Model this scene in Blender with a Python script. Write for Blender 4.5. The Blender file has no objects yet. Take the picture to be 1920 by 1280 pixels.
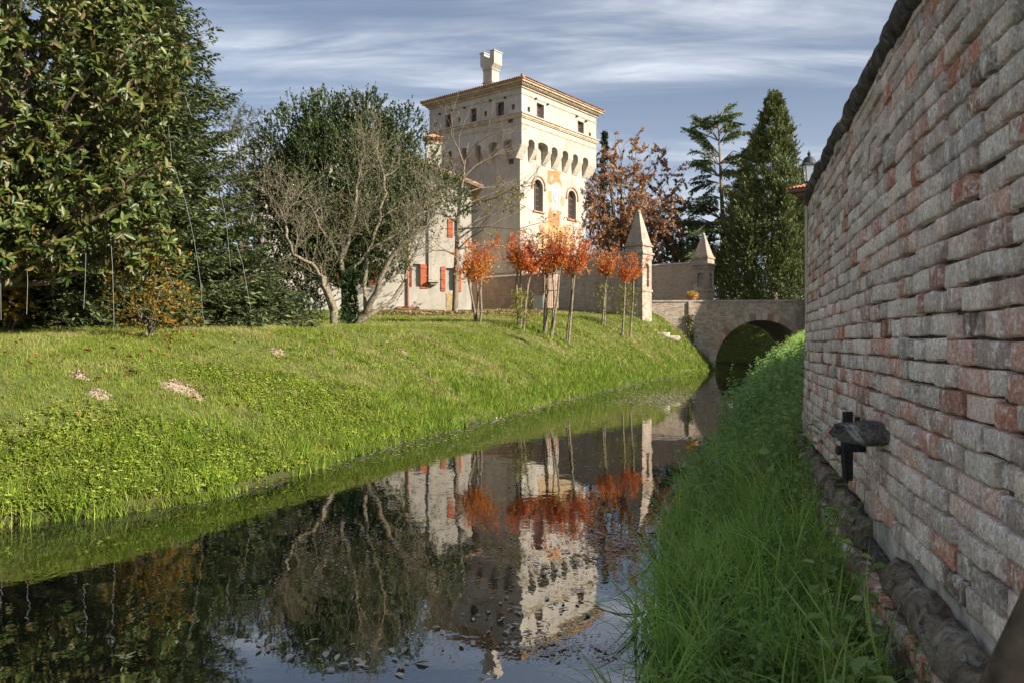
import bpy, bmesh, math, random
import numpy as np
from mathutils import Vector, Matrix

# ------------------------------------------------------------------ camera, sky, sun, exposure
SC = bpy.context.scene
COL = SC.collection
EYE = 1.7                                   # metres above the water (water surface is z = 0)
F = 1500.0                                  # focal length in pixels of the 1920 wide photograph
cam = bpy.data.cameras.new('camera'); camo = bpy.data.objects.new('camera', cam); COL.objects.link(camo)
camo.location = (0, 0, EYE); camo.rotation_euler = (math.radians(90), 0, 0)
cam.sensor_width = 36; cam.lens = 36 * F / 1920; cam.clip_start = .05; cam.clip_end = 3000
cam.dof.use_dof = True; cam.dof.focus_distance = 9; cam.dof.aperture_fstop = 10
SC.camera = camo
SUN_EL = math.radians(26.5)
SUN_H = Vector((.862, -.507, 0)).normalized()
SUN = Vector((SUN_H.x * math.cos(SUN_EL), SUN_H.y * math.cos(SUN_EL), math.sin(SUN_EL)))
world = bpy.data.worlds.new('World'); SC.world = world; world.use_nodes = True
def build_world():
    nt = world.node_tree; nt.nodes.clear()
    def n(t, **k):
        o = nt.nodes.new(t)
        for a, b in k.items(): setattr(o, a, b)
        return o
    L = nt.links.new
    out = n('ShaderNodeOutputWorld'); bg = n('ShaderNodeBackground'); bg.inputs[1].default_value = SKY_STRENGTH
    sky = n('ShaderNodeTexSky', sky_type='NISHITA', sun_disc=False, sun_elevation=SUN_EL,
            sun_rotation=math.atan2(SUN_H.x, SUN_H.y), air_density=.8, dust_density=.8, ozone_density=1.2, altitude=100)
    tc = n('ShaderNodeTexCoord'); sep = n('ShaderNodeSeparateXYZ'); L(tc.outputs['Generated'], sep.inputs[0])
    add = n('ShaderNodeMath', operation='ADD'); add.inputs[1].default_value = .22; L(sep.outputs[2], add.inputs[0])
    mx = n('ShaderNodeMath', operation='MAXIMUM'); mx.inputs[1].default_value = .05; L(add.outputs[0], mx.inputs[0])
    dv = n('ShaderNodeVectorMath', operation='DIVIDE'); cb = n('ShaderNodeCombineXYZ')
    for i in range(3): L(mx.outputs[0], cb.inputs[i])
    L(tc.outputs['Generated'], dv.inputs[0]); L(cb.outputs[0], dv.inputs[1])
    mp = n('ShaderNodeMapping'); mp.inputs['Rotation'].default_value = (0, 0, math.radians(54)); mp.inputs['Location'].default_value = (.7, 2.2, 0); mp.inputs['Scale'].default_value = (.55, 1.9, 0)
    L(dv.outputs[0], mp.inputs[0])
    n1 = n('ShaderNodeTexNoise'); n1.inputs['Scale'].default_value = 1.5; n1.inputs['Detail'].default_value = 9; n1.inputs['Roughness'].default_value = .56; n1.inputs['Distortion'].default_value = .7
    L(mp.outputs[0], n1.inputs['Vector'])
    mp2 = n('ShaderNodeMapping'); mp2.inputs['Rotation'].default_value = (0, 0, math.radians(58)); mp2.inputs['Scale'].default_value = (1.2, 5.5, 0); mp2.inputs['Location'].default_value = (3, 1, 0)
    L(dv.outputs[0], mp2.inputs[0])
    n2 = n('ShaderNodeTexNoise'); n2.inputs['Scale'].default_value = 1.6; n2.inputs['Detail'].default_value = 8; n2.inputs['Roughness'].default_value = .6; n2.inputs['Distortion'].default_value = .4
    L(mp2.outputs[0], n2.inputs['Vector'])
    r1 = n('ShaderNodeMapRange'); r1.inputs[1].default_value = .44; r1.inputs[2].default_value = .80; L(n1.outputs[0], r1.inputs[0])
    r2 = n('ShaderNodeMapRange'); r2.inputs[1].default_value = .38; r2.inputs[2].default_value = .75; r2.inputs[3].default_value = .12; r2.inputs[4].default_value = 1.0; L(n2.outputs[0], r2.inputs[0])
    mu = n('ShaderNodeMath', operation='MULTIPLY'); L(r1.outputs[0], mu.inputs[0]); L(r2.outputs[0], mu.inputs[1])
    hz = n('ShaderNodeMapRange'); hz.inputs[1].default_value = .0; hz.inputs[2].default_value = .30; hz.inputs[3].default_value = .26; hz.inputs[4].default_value = .0; L(sep.outputs[2], hz.inputs[0])
    mm = n('ShaderNodeMath', operation='ADD', use_clamp=True); L(mu.outputs[0], mm.inputs[0]); L(hz.outputs[0], mm.inputs[1])
    mf = n('ShaderNodeMath', operation='MULTIPLY'); mf.inputs[1].default_value = .95; L(mm.outputs[0], mf.inputs[0])
    mix = n('ShaderNodeMix', data_type='RGBA'); L(mf.outputs[0], mix.inputs[0])
    veil = n('ShaderNodeMix', data_type='RGBA'); veil.inputs[0].default_value = .84; veil.inputs[7].default_value = (.22, .29, .42, 1); hs = n('ShaderNodeHueSaturation'); hs.inputs['Saturation'].default_value = .78; L(sky.outputs[0], hs.inputs['Color']); L(hs.outputs[0], veil.inputs[6]); L(veil.outputs[2], mix.inputs[6]); mix.inputs[7].default_value = CLOUD
    L(mix.outputs[2], bg.inputs[0]); L(bg.outputs[0], out.inputs[0])
SKY_STRENGTH = .102
CLOUD = (3.1, 3.13, 3.22, 1)
build_world()
sl = bpy.data.lights.new('sun', 'SUN'); sl.energy = 2.0; sl.angle = math.radians(.5); sl.color = (1, .92, .80)
so = bpy.data.objects.new('sun', sl); COL.objects.link(so); so.rotation_euler = SUN.to_track_quat('Z', 'Y').to_euler(); so.location = (30, -20, 40)
SC.view_settings.view_transform = 'Standard'; SC.view_settings.look = 'None'
SC.view_settings.exposure = 2.38; SC.view_settings.gamma = 1; SC.view_settings.use_curve_mapping = False
SC.render.engine = 'CYCLES'
SC.cycles.max_bounces = 8; SC.cycles.diffuse_bounces = 5; SC.cycles.transparent_max_bounces = 12
SC.cycles.use_denoising = True

# ------------------------------------------------------------------ helpers
rng = np.random.default_rng(7)
random.seed(7)
def P(px, py, Y): return Vector(((px - 960) / F * Y, Y, EYE + (640 - py) / F * Y))
def nz(v): return v / np.maximum(np.linalg.norm(v, axis=-1, keepdims=True), 1e-9)
def link(o, parent=None):
    COL.objects.link(o)
    if parent is not None: o.parent = parent
    return o
def tag(o, label=None, cat=None, group=None, kind=None):
    if label: o['label'] = label
    if cat: o['category'] = cat
    if group: o['group'] = group
    if kind: o['kind'] = kind
    return o
def empty(name, loc=(0, 0, 0), rz=0):
    o = bpy.data.objects.new(name, None); o.location = loc; o.rotation_euler = (0, 0, rz); o.empty_display_size = .2
    return link(o)
def npmesh(name, V, Fc, mats, smooth=False, midx=None):
    """V (n,3); Fc (m,k) uniform polygons."""
    V = np.asarray(V, np.float32).reshape(-1, 3); Fc = np.asarray(Fc, np.int32); m, k = Fc.shape
    me = bpy.data.meshes.new(name)
    me.vertices.add(len(V)); me.vertices.foreach_set('co', V.ravel())
    me.loops.add(m * k); me.loops.foreach_set('vertex_index', Fc.ravel())
    me.polygons.add(m); me.polygons.foreach_set('loop_start', np.arange(0, m * k, k, dtype=np.int32))
    if smooth: me.polygons.foreach_set('use_smooth', np.ones(m, bool))
    for mt in (mats if isinstance(mats, (list, tuple)) else [mats]): me.materials.append(mt)
    if midx is not None: me.polygons.foreach_set('material_index', np.asarray(midx, np.int32))
    me.update(calc_edges=True); me.validate()
    return me
def npobj(name, V, Fc, mats, parent=None, smooth=False, midx=None):
    return link(bpy.data.objects.new(name, npmesh(name, V, Fc, mats, smooth, midx)), parent)

class MB:
    """collects boxes, prisms, tubes and lathes into one mesh"""
    def __init__(s): s.v = []; s.f = []; s.mi = []; s.m = 0
    def add(s, vs, fs):
        o = len(s.v); s.v += [tuple(v) for v in vs]; s.f += [tuple(i + o for i in f) for f in fs]; s.mi += [s.m] * len(fs); return s
    def box(s, x0, x1, y0, y1, z0, z1):
        return s.add([(x0, y0, z0), (x1, y0, z0), (x1, y1, z0), (x0, y1, z0), (x0, y0, z1), (x1, y0, z1), (x1, y1, z1), (x0, y1, z1)],
                     [(3, 2, 1, 0), (4, 5, 6, 7), (0, 1, 5, 4), (1, 2, 6, 5), (2, 3, 7, 6), (3, 0, 4, 7)])
    def hexa(s, b, t):                      # bottom 4, top 4 points (counter-clockwise from above)
        return s.add(list(b) + list(t), [(3, 2, 1, 0), (4, 5, 6, 7), (0, 1, 5, 4), (1, 2, 6, 5), (2, 3, 7, 6), (3, 0, 4, 7)])
    def prism(s, poly, axis, a, b):         # poly of 2D points, extruded along axis from a to b
        def mk(p, w):
            return {'x': (w, p[0], p[1]), 'y': (p[0], w, p[1]), 'z': (p[0], p[1], w)}[axis]
        n = len(poly)
        area = sum(poly[i][0] * poly[(i + 1) % n][1] - poly[(i + 1) % n][0] * poly[i][1] for i in range(n))
        if (area < 0): poly = poly[::-1]
        flip = axis == 'y'
        vs = [mk(p, a) for p in poly] + [mk(p, b) for p in poly]
        fs = [tuple(range(n))[::-1], tuple(range(n, 2 * n))] + [(i, (i + 1) % n, n + (i + 1) % n, n + i) for i in range(n)]
        if flip: fs = [f[::-1] for f in fs]
        if b < a: fs = [f[::-1] for f in fs]
        return s.add(vs, fs)
    def tube(s, pts, rad, n=6, cap=True):
        pts = [Vector(p) for p in pts]; rad = rad if isinstance(rad, (list, tuple)) else [rad] * len(pts)
        vs = []; fs = []
        for i, p in enumerate(pts):
            d = (pts[min(i + 1, len(pts) - 1)] - pts[max(i - 1, 0)]).normalized()
            a = d.cross(Vector((0, 0, 1)) if abs(d.z) < .9 else Vector((1, 0, 0))).normalized(); b = a.cross(d)
            for k in range(n):
                t = 2 * math.pi * k / n; vs.append(p + (a * math.cos(t) - b * math.sin(t)) * rad[i])
        for i in range(len(pts) - 1):
            for k in range(n): fs.append((i * n + k, i * n + (k + 1) % n, (i + 1) * n + (k + 1) % n, (i + 1) * n + k))
        if cap: fs.append(tuple(range(n))[::-1]); fs.append(tuple(range((len(pts) - 1) * n, len(pts) * n)))
        return s.add(vs, fs)
    def lathe(s, prof, n=16, c=(0, 0)):     # prof of (r, z) from bottom to top
        vs = [(c[0] + r * math.cos(2 * math.pi * k / n), c[1] + r * math.sin(2 * math.pi * k / n), z) for r, z in prof for k in range(n)]
        fs = [(i * n + k, i * n + (k + 1) % n, (i + 1) * n + (k + 1) % n, (i + 1) * n + k) for i in range(len(prof) - 1) for k in range(n)]
        fs += [tuple(range(n))[::-1], tuple(range((len(prof) - 1) * n, len(prof) * n))]
        return s.add(vs, fs)
    def mesh(s, name, mats, smooth=False):
        me = bpy.data.meshes.new(name); me.from_pydata([tuple(v) for v in s.v], [], s.f)
        mats = mats if isinstance(mats, (list, tuple)) else [mats]
        for m in mats: me.materials.append(m)
        if len(mats) > 1: me.polygons.foreach_set('material_index', s.mi)
        if smooth: me.polygons.foreach_set('use_smooth', [True] * len(s.f))
        me.update(); return me
    def build(s, name, mats, parent=None, smooth=False):
        return link(bpy.data.objects.new(name, s.mesh(name, mats, smooth)), parent)
def arch_poly(x0, x1, z0, zs, rise=None, n=12):
    """door shape: straight up to zs, then a (segmental) arch of the given rise"""
    r = (x1 - x0) / 2; c = (x0 + x1) / 2; rise = r if rise is None else rise
    return [(x0, z0), (x1, z0)] + [(c + r * math.cos(math.pi * i / n), zs + rise * math.sin(math.pi * i / n)) for i in range(n + 1)]
def cut(o, mb):
    me = mb.mesh('cutter', []) if False else None
    c = bpy.data.objects.new('cutter', bpy.data.meshes.new('cutter'))
    c.data.from_pydata([tuple(v) for v in mb.v], [], mb.f); c.data.update()
    COL.objects.link(c); c.parent = o.parent
    md = o.modifiers.new('cut', 'BOOLEAN'); md.operation = 'DIFFERENCE'; md.object = c; md.solver = 'EXACT'; md.use_self = True
    bpy.context.view_layer.update()
    me = bpy.data.meshes.new_from_object(o.evaluated_get(bpy.context.evaluated_depsgraph_get()))
    old = o.data; o.modifiers.clear(); o.data = me; me.name = old.name
    cm = c.data; bpy.data.objects.remove(c); bpy.data.meshes.remove(cm)
    return o
def ray_on(loc, ang, axis, val, px, py):
    """where the line of sight of a photo pixel meets the local plane axis = val of a frame turned by ang"""
    d = Vector(((px - 960) / F, 1, (640 - py) / F)); o = Vector((0, 0, EYE)) - Vector(loc)
    R = Matrix.Rotation(-ang, 3, 'Z'); d = R @ d; o = R @ o
    i = 'xyz'.index(axis); t = (val - o[i]) / d[i]
    return o + d * t

# ------------------------------------------------------------------ node materials
class Mat:
    def __init__(s, name):
        s.m = bpy.data.materials.new(name); s.m.use_nodes = True; s.nt = s.m.node_tree; s.nt.nodes.clear()
        s.out = s.n('ShaderNodeOutputMaterial'); s.b = s.n('ShaderNodeBsdfPrincipled')
        s.l(s.b.outputs[0], s.out.inputs[0])
    def n(s, t, **k):
        o = s.nt.nodes.new(t)
        for a, b in k.items(): setattr(o, a, b)
        return o
    def l(s, a, b): s.nt.links.new(a, b)
    def pos(s, scale=(1, 1, 1), obj=False, rot=(0, 0, 0)):
        g = s.n('ShaderNodeTexCoord').outputs['Object'] if obj else s.n('ShaderNodeNewGeometry').outputs['Position']
        mp = s.n('ShaderNodeMapping'); mp.inputs['Scale'].default_value = scale; mp.inputs['Rotation'].default_value = rot; s.l(g, mp.inputs[0])
        return mp.outputs[0]
    def noise(s, vec, scale, detail=4, rough=.55, dist=0):
        o = s.n('ShaderNodeTexNoise'); o.inputs['Scale'].default_value = scale; o.inputs['Detail'].default_value = detail
        o.inputs['Roughness'].default_value = rough; o.inputs['Distortion'].default_value = dist
        if vec is not None: s.l(vec, o.inputs['Vector'])
        return o.outputs[0]
    def rng(s, v, a, b, c=0, d=1, smooth=False):
        o = s.n('ShaderNodeMapRange'); o.clamp = True
        if smooth: o.interpolation_type = 'SMOOTHSTEP'
        for i, x in enumerate((a, b, c, d)): o.inputs[i + 1].default_value = x
        s.l(v, o.inputs[0]); return o.outputs[0]
    def ramp(s, v, stops, const=False):
        o = s.n('ShaderNodeValToRGB'); e = o.color_ramp.elements
        if const: o.color_ramp.interpolation = 'CONSTANT'
        while len(e) < len(stops): e.new(.5)
        for x, (p, c) in zip(e, stops): x.position = p; x.color = (*c, 1)
        s.l(v, o.inputs[0]); return o.outputs[0]
    def mix(s, f, a, b, mode='MIX'):
        o = s.n('ShaderNodeMix', data_type='RGBA', blend_type=mode)
        for v, i in ((f, 0), (a, 6), (b, 7)):
            if isinstance(v, (int, float)): o.inputs[i].default_value = v
            elif isinstance(v, tuple): o.inputs[i].default_value = (*v, 1)
            else: s.l(v, o.inputs[i])
        return o.outputs[2]
    def math(s, op, a, b=0):
        o = s.n('ShaderNodeMath', operation=op)
        for v, i in ((a, 0), (b, 1)):
            if isinstance(v, (int, float)): o.inputs[i].default_value = v
            else: s.l(v, o.inputs[i])
        return o.outputs[0]
    def bump(s, h, strength=.3, dist=.02):
        o = s.n('ShaderNodeBump'); o.inputs['Strength'].default_value = strength; o.inputs['Distance'].default_value = dist
        s.l(h, o.inputs['Height']); s.l(o.outputs[0], s.b.inputs['Normal']); return o
    def done(s, col=None, rough=.85, spec=.3):
        if isinstance(col, tuple): s.b.inputs['Base Color'].default_value = (*col, 1)
        elif col is not None: s.l(col, s.b.inputs['Base Color'])
        s.b.inputs['Roughness'].default_value = rough; s.b.inputs['Specular IOR Level'].default_value = spec
        return s.m
    def island(s): return s.n('ShaderNodeNewGeometry').outputs['Random Per Island']
    def orand(s): return s.n('ShaderNodeObjectInfo').outputs['Random']

def plain(name, col, rough=.8, var=.25, scale=6, bump=.15, spec=.3, metal=0):
    m = Mat(name); v = m.pos(); a = m.noise(v, scale, 6)
    lo = tuple(c * (1 - var) for c in col); hi = tuple(min(1, c * (1 + var)) for c in col)
    c = m.ramp(a, [(.3, lo), (.7, hi)])
    if bump: m.bump(m.noise(v, scale * 4, 5), bump, .01)
    m.b.inputs['Metallic'].default_value = metal
    return m.done(c, rough, spec)

def leaf_mat(name, cols, rough=.45, trans=.3, spec=.4, back=None, patch=.35, inst=False, tboost=1.3):
    """cols: ramp over the random value of each leaf; trans: share of light passed through"""
    m = Mat(name)
    r = m.orand() if inst else m.island()
    n = len(cols); c = m.ramp(r, [(i / max(1, n - 1), k) for i, k in enumerate(cols)])
    v = m.pos(); p = m.rng(m.noise(v, .9, 3), .3, .7, 1 - patch, 1 + patch * .6)
    hs = m.n('ShaderNodeHueSaturation'); m.l(c, hs.inputs['Color']); m.l(p, hs.inputs['Value']); c = hs.outputs[0]
    if back is not None:
        bf = m.n('ShaderNodeNewGeometry').outputs['Backfacing']; c = m.mix(bf, c, back)
    m.done(c, rough, spec)
    if trans > 0:
        t = m.n('ShaderNodeBsdfTranslucent'); h = m.n('ShaderNodeHueSaturation'); h.inputs['Value'].default_value = tboost; h.inputs['Saturation'].default_value = 1.1
        m.l(c, h.inputs['Color']); m.l(h.outputs[0], t.inputs[0])
        mx = m.n('ShaderNodeMixShader'); mx.inputs[0].default_value = trans
        m.l(m.b.outputs[0], mx.inputs[1]); m.l(t.outputs[0], mx.inputs[2]); m.l(mx.outputs[0], m.out.inputs[0])
    return m.m

def plaster(name, base, dirty, warm=None, streak=.5):
    m = Mat(name); v = m.pos()
    a = m.noise(v, .55, 8, .62, .3); b = m.noise(m.pos((3, 3, .35)), 1.0, 6, .6); d = m.noise(v, 6, 6, .6)
    f = m.rng(m.math('ADD', m.math('MULTIPLY', a, .6), m.math('MULTIPLY', b, streak)), .42, .72)
    c = m.mix(m.math('MULTIPLY', f, .95), base, dirty); c = m.mix(m.rng(m.noise(m.pos((1, 1, .8)), 1.7, 9, .7, .8), .54, .62, 0, .22), c, tuple(x * .8 for x in dirty))
    if warm: c = m.mix(m.rng(m.noise(v, .9, 5, .6, .5), .56, .74, 0, .45), c, warm)
    c = m.mix(m.rng(d, .35, .65, 0, .16), c, tuple(x * .55 for x in dirty))
    m.bump(m.math('ADD', d, m.math('MULTIPLY', m.noise(v, 30, 4), .4)), .35, .02)
    return m.done(c, .92, .2)

def brickwall(name, cols, mortar, bw=.25, rh=.07, stain=(.2, .17, .14), stainf=.5, ms=.010, lime=.25):
    """far brickwork; brick joints follow the object's own axes (x + y along the wall, z up)"""
    m = Mat(name); tc = m.n('ShaderNodeTexCoord').outputs['Object']; sp = m.n('ShaderNodeSeparateXYZ'); m.l(tc, sp.inputs[0])
    cb = m.n('ShaderNodeCombineXYZ'); m.l(m.math('ADD', sp.outputs[0], sp.outputs[1]), cb.inputs[0]); m.l(sp.outputs[2], cb.inputs[1])
    bt = m.n('ShaderNodeTexBrick'); m.l(cb.outputs[0], bt.inputs['Vector']); bt.inputs['Scale'].default_value = 1
    bt.inputs['Brick Width'].default_value = bw; bt.inputs['Row Height'].default_value = rh; bt.inputs['Mortar Size'].default_value = ms
    bt.inputs['Mortar Smooth'].default_value = .3; bt.inputs['Bias'].default_value = 0
    bt.inputs['Color1'].default_value = (0, 0, 0, 1); bt.inputs['Color2'].default_value = (1, 1, 1, 1); bt.inputs['Mortar'].default_value = (.5, .5, .5, 1)
    v = m.pos(); r = m.math('ADD', m.math('MULTIPLY', bt.outputs[0], .75), m.rng(m.noise(v, 3.0, 5), .3, .7, -.1, .3))
    n = len(cols); c = m.ramp(r, [(i / (n - 1), k) for i, k in enumerate(cols)])
    c = m.mix(bt.outputs['Fac'], c, mortar)
    c = m.mix(m.rng(m.noise(v, 1.1, 7, .65, .4), .52, .7, 0, lime), c, (.56, .52, .45))
    c = m.mix(m.rng(m.noise(m.pos((1.5, 1.5, .5)), .8, 8, .65, .5), .48, .72, 0, stainf), c, stain)
    h = m.math('SUBTRACT', m.noise(v, 9, 4), bt.outputs['Fac'])
    m.bump(h, .6, .02)
    return m.done(c, .92, .2)

# ------------------------------------------------------------------ foliage helpers
def perp(d, r=rng):
    a = r.normal(size=d.shape); a -= d * np.sum(a * d, -1, keepdims=True); return nz(a)
def leaves4(p, d, up, L, W, fold=.2):
    """one folded leaf (two triangles sharing the midrib) per row"""
    n = len(p); L = np.broadcast_to(np.asarray(L, float), (n,))[:, None]; W = np.broadcast_to(np.asarray(W, float), (n,))[:, None]
    d = nz(d); s = nz(np.cross(d, up)); nn = np.cross(s, d)
    tip = p + d * L; m = p + d * L * .45 + nn * W * fold
    V = np.stack([p, m + s * W / 2, tip, m - s * W / 2], 1).reshape(-1, 3)
    b = np.arange(n)[:, None] * 4
    Fc = np.concatenate([b + np.array([[0, 1, 2]]), b + np.array([[0, 2, 3]])], 1).reshape(-1, 3)
    return V, Fc
def leaves6(p, d, up, L, W, fold=.15, droop=.12):
    n = len(p); L = np.broadcast_to(np.asarray(L, float), (n,))[:, None]; W = np.broadcast_to(np.asarray(W, float), (n,))[:, None]
    d = nz(d); s = nz(np.cross(d, up)); nn = np.cross(s, d)
    V = np.stack([p, p + d * L * .3 + s * W * .42 + nn * W * fold, p + d * L * .68 + s * W * .42 + nn * W * fold, p + d * L - nn * L * droop,
                  p + d * L * .68 - s * W * .42 + nn * W * fold, p + d * L * .3 - s * W * .42 + nn * W * fold], 1).reshape(-1, 3)
    b = np.arange(n)[:, None] * 6
    Fc = np.concatenate([b + np.array([[0, 1, 2, 3]]), b + np.array([[0, 3, 4, 5]])], 1).reshape(-1, 4)
    return V, Fc
def sprays(p, d, Ls, n, L, W, spread=.9, upbias=.3, r=rng):
    """n leaves along each twig of length Ls starting at p heading d"""
    k = len(p); t = r.uniform(.08, 1, (k, n)); Ls = np.broadcast_to(np.asarray(Ls, float), (k,))
    pos = p[:, None] + d[:, None] * (t * Ls[:, None])[..., None]
    dd = np.repeat(d[:, None], n, 1).reshape(-1, 3); a = perp(dd, r)
    s = r.uniform(.5, 1.1, len(dd))[:, None] * spread
    dirs = nz(dd * np.cos(s) + a * np.sin(s) + np.array([0, 0, upbias]) * r.uniform(0, 1, (len(dd), 1)))
    up = nz(r.normal(size=dirs.shape) * .6 + np.array([0, 0, 1.0]))
    sz = r.uniform(.65, 1.15, len(dirs))
    return leaves4(pos.reshape(-1, 3), dirs, up, L * sz, W * sz)
def joinVF(parts):
    V = []; Fc = []; o = 0
    for v, f in parts: V.append(v); Fc.append(np.asarray(f) + o); o += len(v)
    return np.concatenate(V), np.concatenate(Fc)
def tubes(paths, n=4):
    """paths: list of (points, radii); one quad-strip mesh"""
    Vs = []; Fs = []; o = 0
    for pts, rad in paths:
        pts = np.asarray(pts, float); rad = np.asarray(rad, float); k = len(pts)
        d = nz(np.gradient(pts, axis=0)); ref = np.where(np.abs(d[:, 2:3]) < .9, np.array([[0, 0, 1.]]), np.array([[1., 0, 0]]))
        a = nz(np.cross(d, ref)); b = np.cross(a, d)
        t = 2 * np.pi * np.arange(n) / n
        ring = pts[:, None] + (a[:, None] * np.cos(t)[None, :, None] - b[:, None] * np.sin(t)[None, :, None]) * rad[:, None, None]
        Vs.append(ring.reshape(-1, 3))
        i = np.arange(k - 1)[:, None] * n; j = np.arange(n)[None]; j2 = (j + 1) % n
        Fs.append(np.stack([i + j, i + j2, i + n + j2, i + n + j], -1).reshape(-1, 4) + o); o += k * n
    return np.concatenate(Vs), np.concatenate(Fs)
def grow(p, d, L, r, level, maxl, rs, out, tips, nk=(2, 4), ang=(.4, .9), lk=(.55, .8), up=.15, segs=4, wig=.18, rk=.62, minr=.006):
    """recursive branch: fills out with (points, radii) and tips with (point, direction, level)"""
    pts = [np.array(p, float)]; rad = [r]; d = np.array(d, float)
    for i in range(segs):
        d = d + rs.normal(size=3) * wig + np.array([0, 0, up]) ; d /= np.linalg.norm(d)
        pts.append(pts[-1] + d * L / segs); rad.append(max(minr, r * (1 - (1 - rk) * (i + 1) / segs)))
    out.append((pts, rad))
    if level >= maxl: tips.append((pts[-1], d, level)); return
    k = rs.integers(nk[0], nk[1] + 1)
    for j in range(k):
        t = 1.0 if j == 0 else rs.uniform(.35, 1)
        q = t * segs; i = min(int(q), segs - 1); base = pts[i] + (pts[i + 1] - pts[i]) * (q - i)
        a = rs.uniform(*ang) * (.5 if j == 0 else 1)
        pr = rs.normal(size=3); pr -= d * pr.dot(d); pr /= np.linalg.norm(pr)
        nd = d * math.cos(a) + pr * math.sin(a)
        grow(base, nd, L * rs.uniform(*lk), max(minr, r * rk * (1 if j == 0 else .8)), level + 1, maxl, rs, out, tips, nk, ang, lk, up, segs, wig, rk, minr)
def fib_dirs(n, r=rng):
    i = np.arange(n) + .5; ph = np.arccos(1 - 2 * i / n); th = np.pi * (1 + 5 ** .5) * i
    return np.stack([np.cos(th) * np.sin(ph), np.sin(th) * np.sin(ph), np.cos(ph)], 1)

def scatter(name, protos, pts, scale, yaw, tilt=None, label=None, cat=None):
    """stuff: instances of a few small meshes on a cloud of points (geometry nodes)"""
    me = bpy.data.meshes.new(name); n = len(pts)
    me.vertices.add(n); me.vertices.foreach_set('co', np.asarray(pts, np.float32).ravel())
    a = me.attributes.new('sc', 'FLOAT', 'POINT'); a.data.foreach_set('value', np.asarray(scale, np.float32))
    rot = np.zeros((n, 3), np.float32); rot[:, 2] = yaw
    if tilt is not None: rot[:, :2] = tilt
    a = me.attributes.new('rt', 'FLOAT_VECTOR', 'POINT'); a.data.foreach_set('vector', rot.ravel())
    a = me.attributes.new('ix', 'INT', 'POINT'); a.data.foreach_set('value', rng.integers(0, len(protos), n).astype(np.int32))
    o = link(bpy.data.objects.new(name, me))
    g = bpy.data.node_groups.new(name, 'GeometryNodeTree')
    g.interface.new_socket('Geometry', in_out='INPUT', socket_type='NodeSocketGeometry'); g.interface.new_socket('Geometry', in_out='OUTPUT', socket_type='NodeSocketGeometry')
    N = g.nodes.new; gi = N('NodeGroupInput'); go = N('NodeGroupOutput'); jn = N('GeometryNodeJoinGeometry')
    for p in protos:
        oi = N('GeometryNodeObjectInfo'); oi.inputs['Object'].default_value = p; oi.inputs['As Instance'].default_value = True
        g.links.new(oi.outputs['Geometry'], jn.inputs[0])
    ip = N('GeometryNodeInstanceOnPoints'); ip.inputs['Pick Instance'].default_value = True
    def at(nm, ty):
        q = N('GeometryNodeInputNamedAttribute'); q.data_type = ty; q.inputs[0].default_value = nm
        return [x for x in q.outputs if x.enabled and x.name == 'Attribute'][0]
    g.links.new(gi.outputs[0], ip.inputs['Points']); g.links.new(jn.outputs[0], ip.inputs['Instance'])
    g.links.new(at('ix', 'INT'), ip.inputs['Instance Index']); g.links.new(at('sc', 'FLOAT'), ip.inputs['Scale'])
    e2r = N('FunctionNodeEulerToRotation'); g.links.new(at('rt', 'FLOAT_VECTOR'), e2r.inputs[0]); g.links.new(e2r.outputs[0], ip.inputs['Rotation'])
    g.links.new(ip.outputs[0], go.inputs[0])
    md = o.modifiers.new('scatter', 'NODES'); md.node_group = g
    return tag(o, label, cat, None, 'stuff')
# ------------------------------------------------------------------ ground and stream
BANK_L = np.array([(-30, -14), (-14, -3), (-7.6, 4.6), (-4.73, 7.39), (-3.98, 7.85), (-3.26, 8.73), (-2.77, 10.1), (-2.45, 11.86), (-1.84, 13.8), (-.68, 17), (.57, 21.25),
                   (2.45, 26.3), (5.44, 34), (9.07, 42.5), (12.3, 49.0), (12.9, 54), (12.6, 60), (10, 68), (2, 80), (-60, 120)], float)
BANK_R = np.array([(-26, -20), (-8, -8), (-.9, -1.2), (.1, 1.5), (.55, 3.2), (.95, 5.2), (1.38, 6.8), (2.7, 10.6), (3.8, 13.4), (5.15, 18), (7.2, 24), (10.1, 33), (13.5, 42),
                   (17.0, 49.0), (17.4, 54), (17.3, 60), (15.5, 68), (9, 82), (-55, 127)], float)
def pdist(line, X, Y):
    """signed distance to a polyline: positive on its left side"""
    Q = np.stack([np.ravel(X), np.ravel(Y)], 1); best = np.full(len(Q), 1e9); sg = np.ones(len(Q))
    for a, b in zip(line[:-1], line[1:]):
        e = b - a; L2 = e @ e; t = np.clip(((Q - a) @ e) / L2, 0, 1); q = a + t[:, None] * e
        d = np.hypot(*(Q - q).T); s = np.sign(e[0] * (Q[:, 1] - a[1]) - e[1] * (Q[:, 0] - a[0])); s[s == 0] = 1
        k = d < best - 1e-9; best[k] = d[k]; sg[k] = s[k]
    return (best * sg).reshape(np.shape(X))
def vnoise(X, Y, f, seed):
    r = np.random.default_rng(seed); out = 0
    for i in range(5):
        th = r.uniform(0, 6.28); k = f * r.uniform(.6, 1.5); out = out + np.sin(X * math.cos(th) * k + Y * math.sin(th) * k + r.uniform(0, 6.28))
    return out / 5
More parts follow.
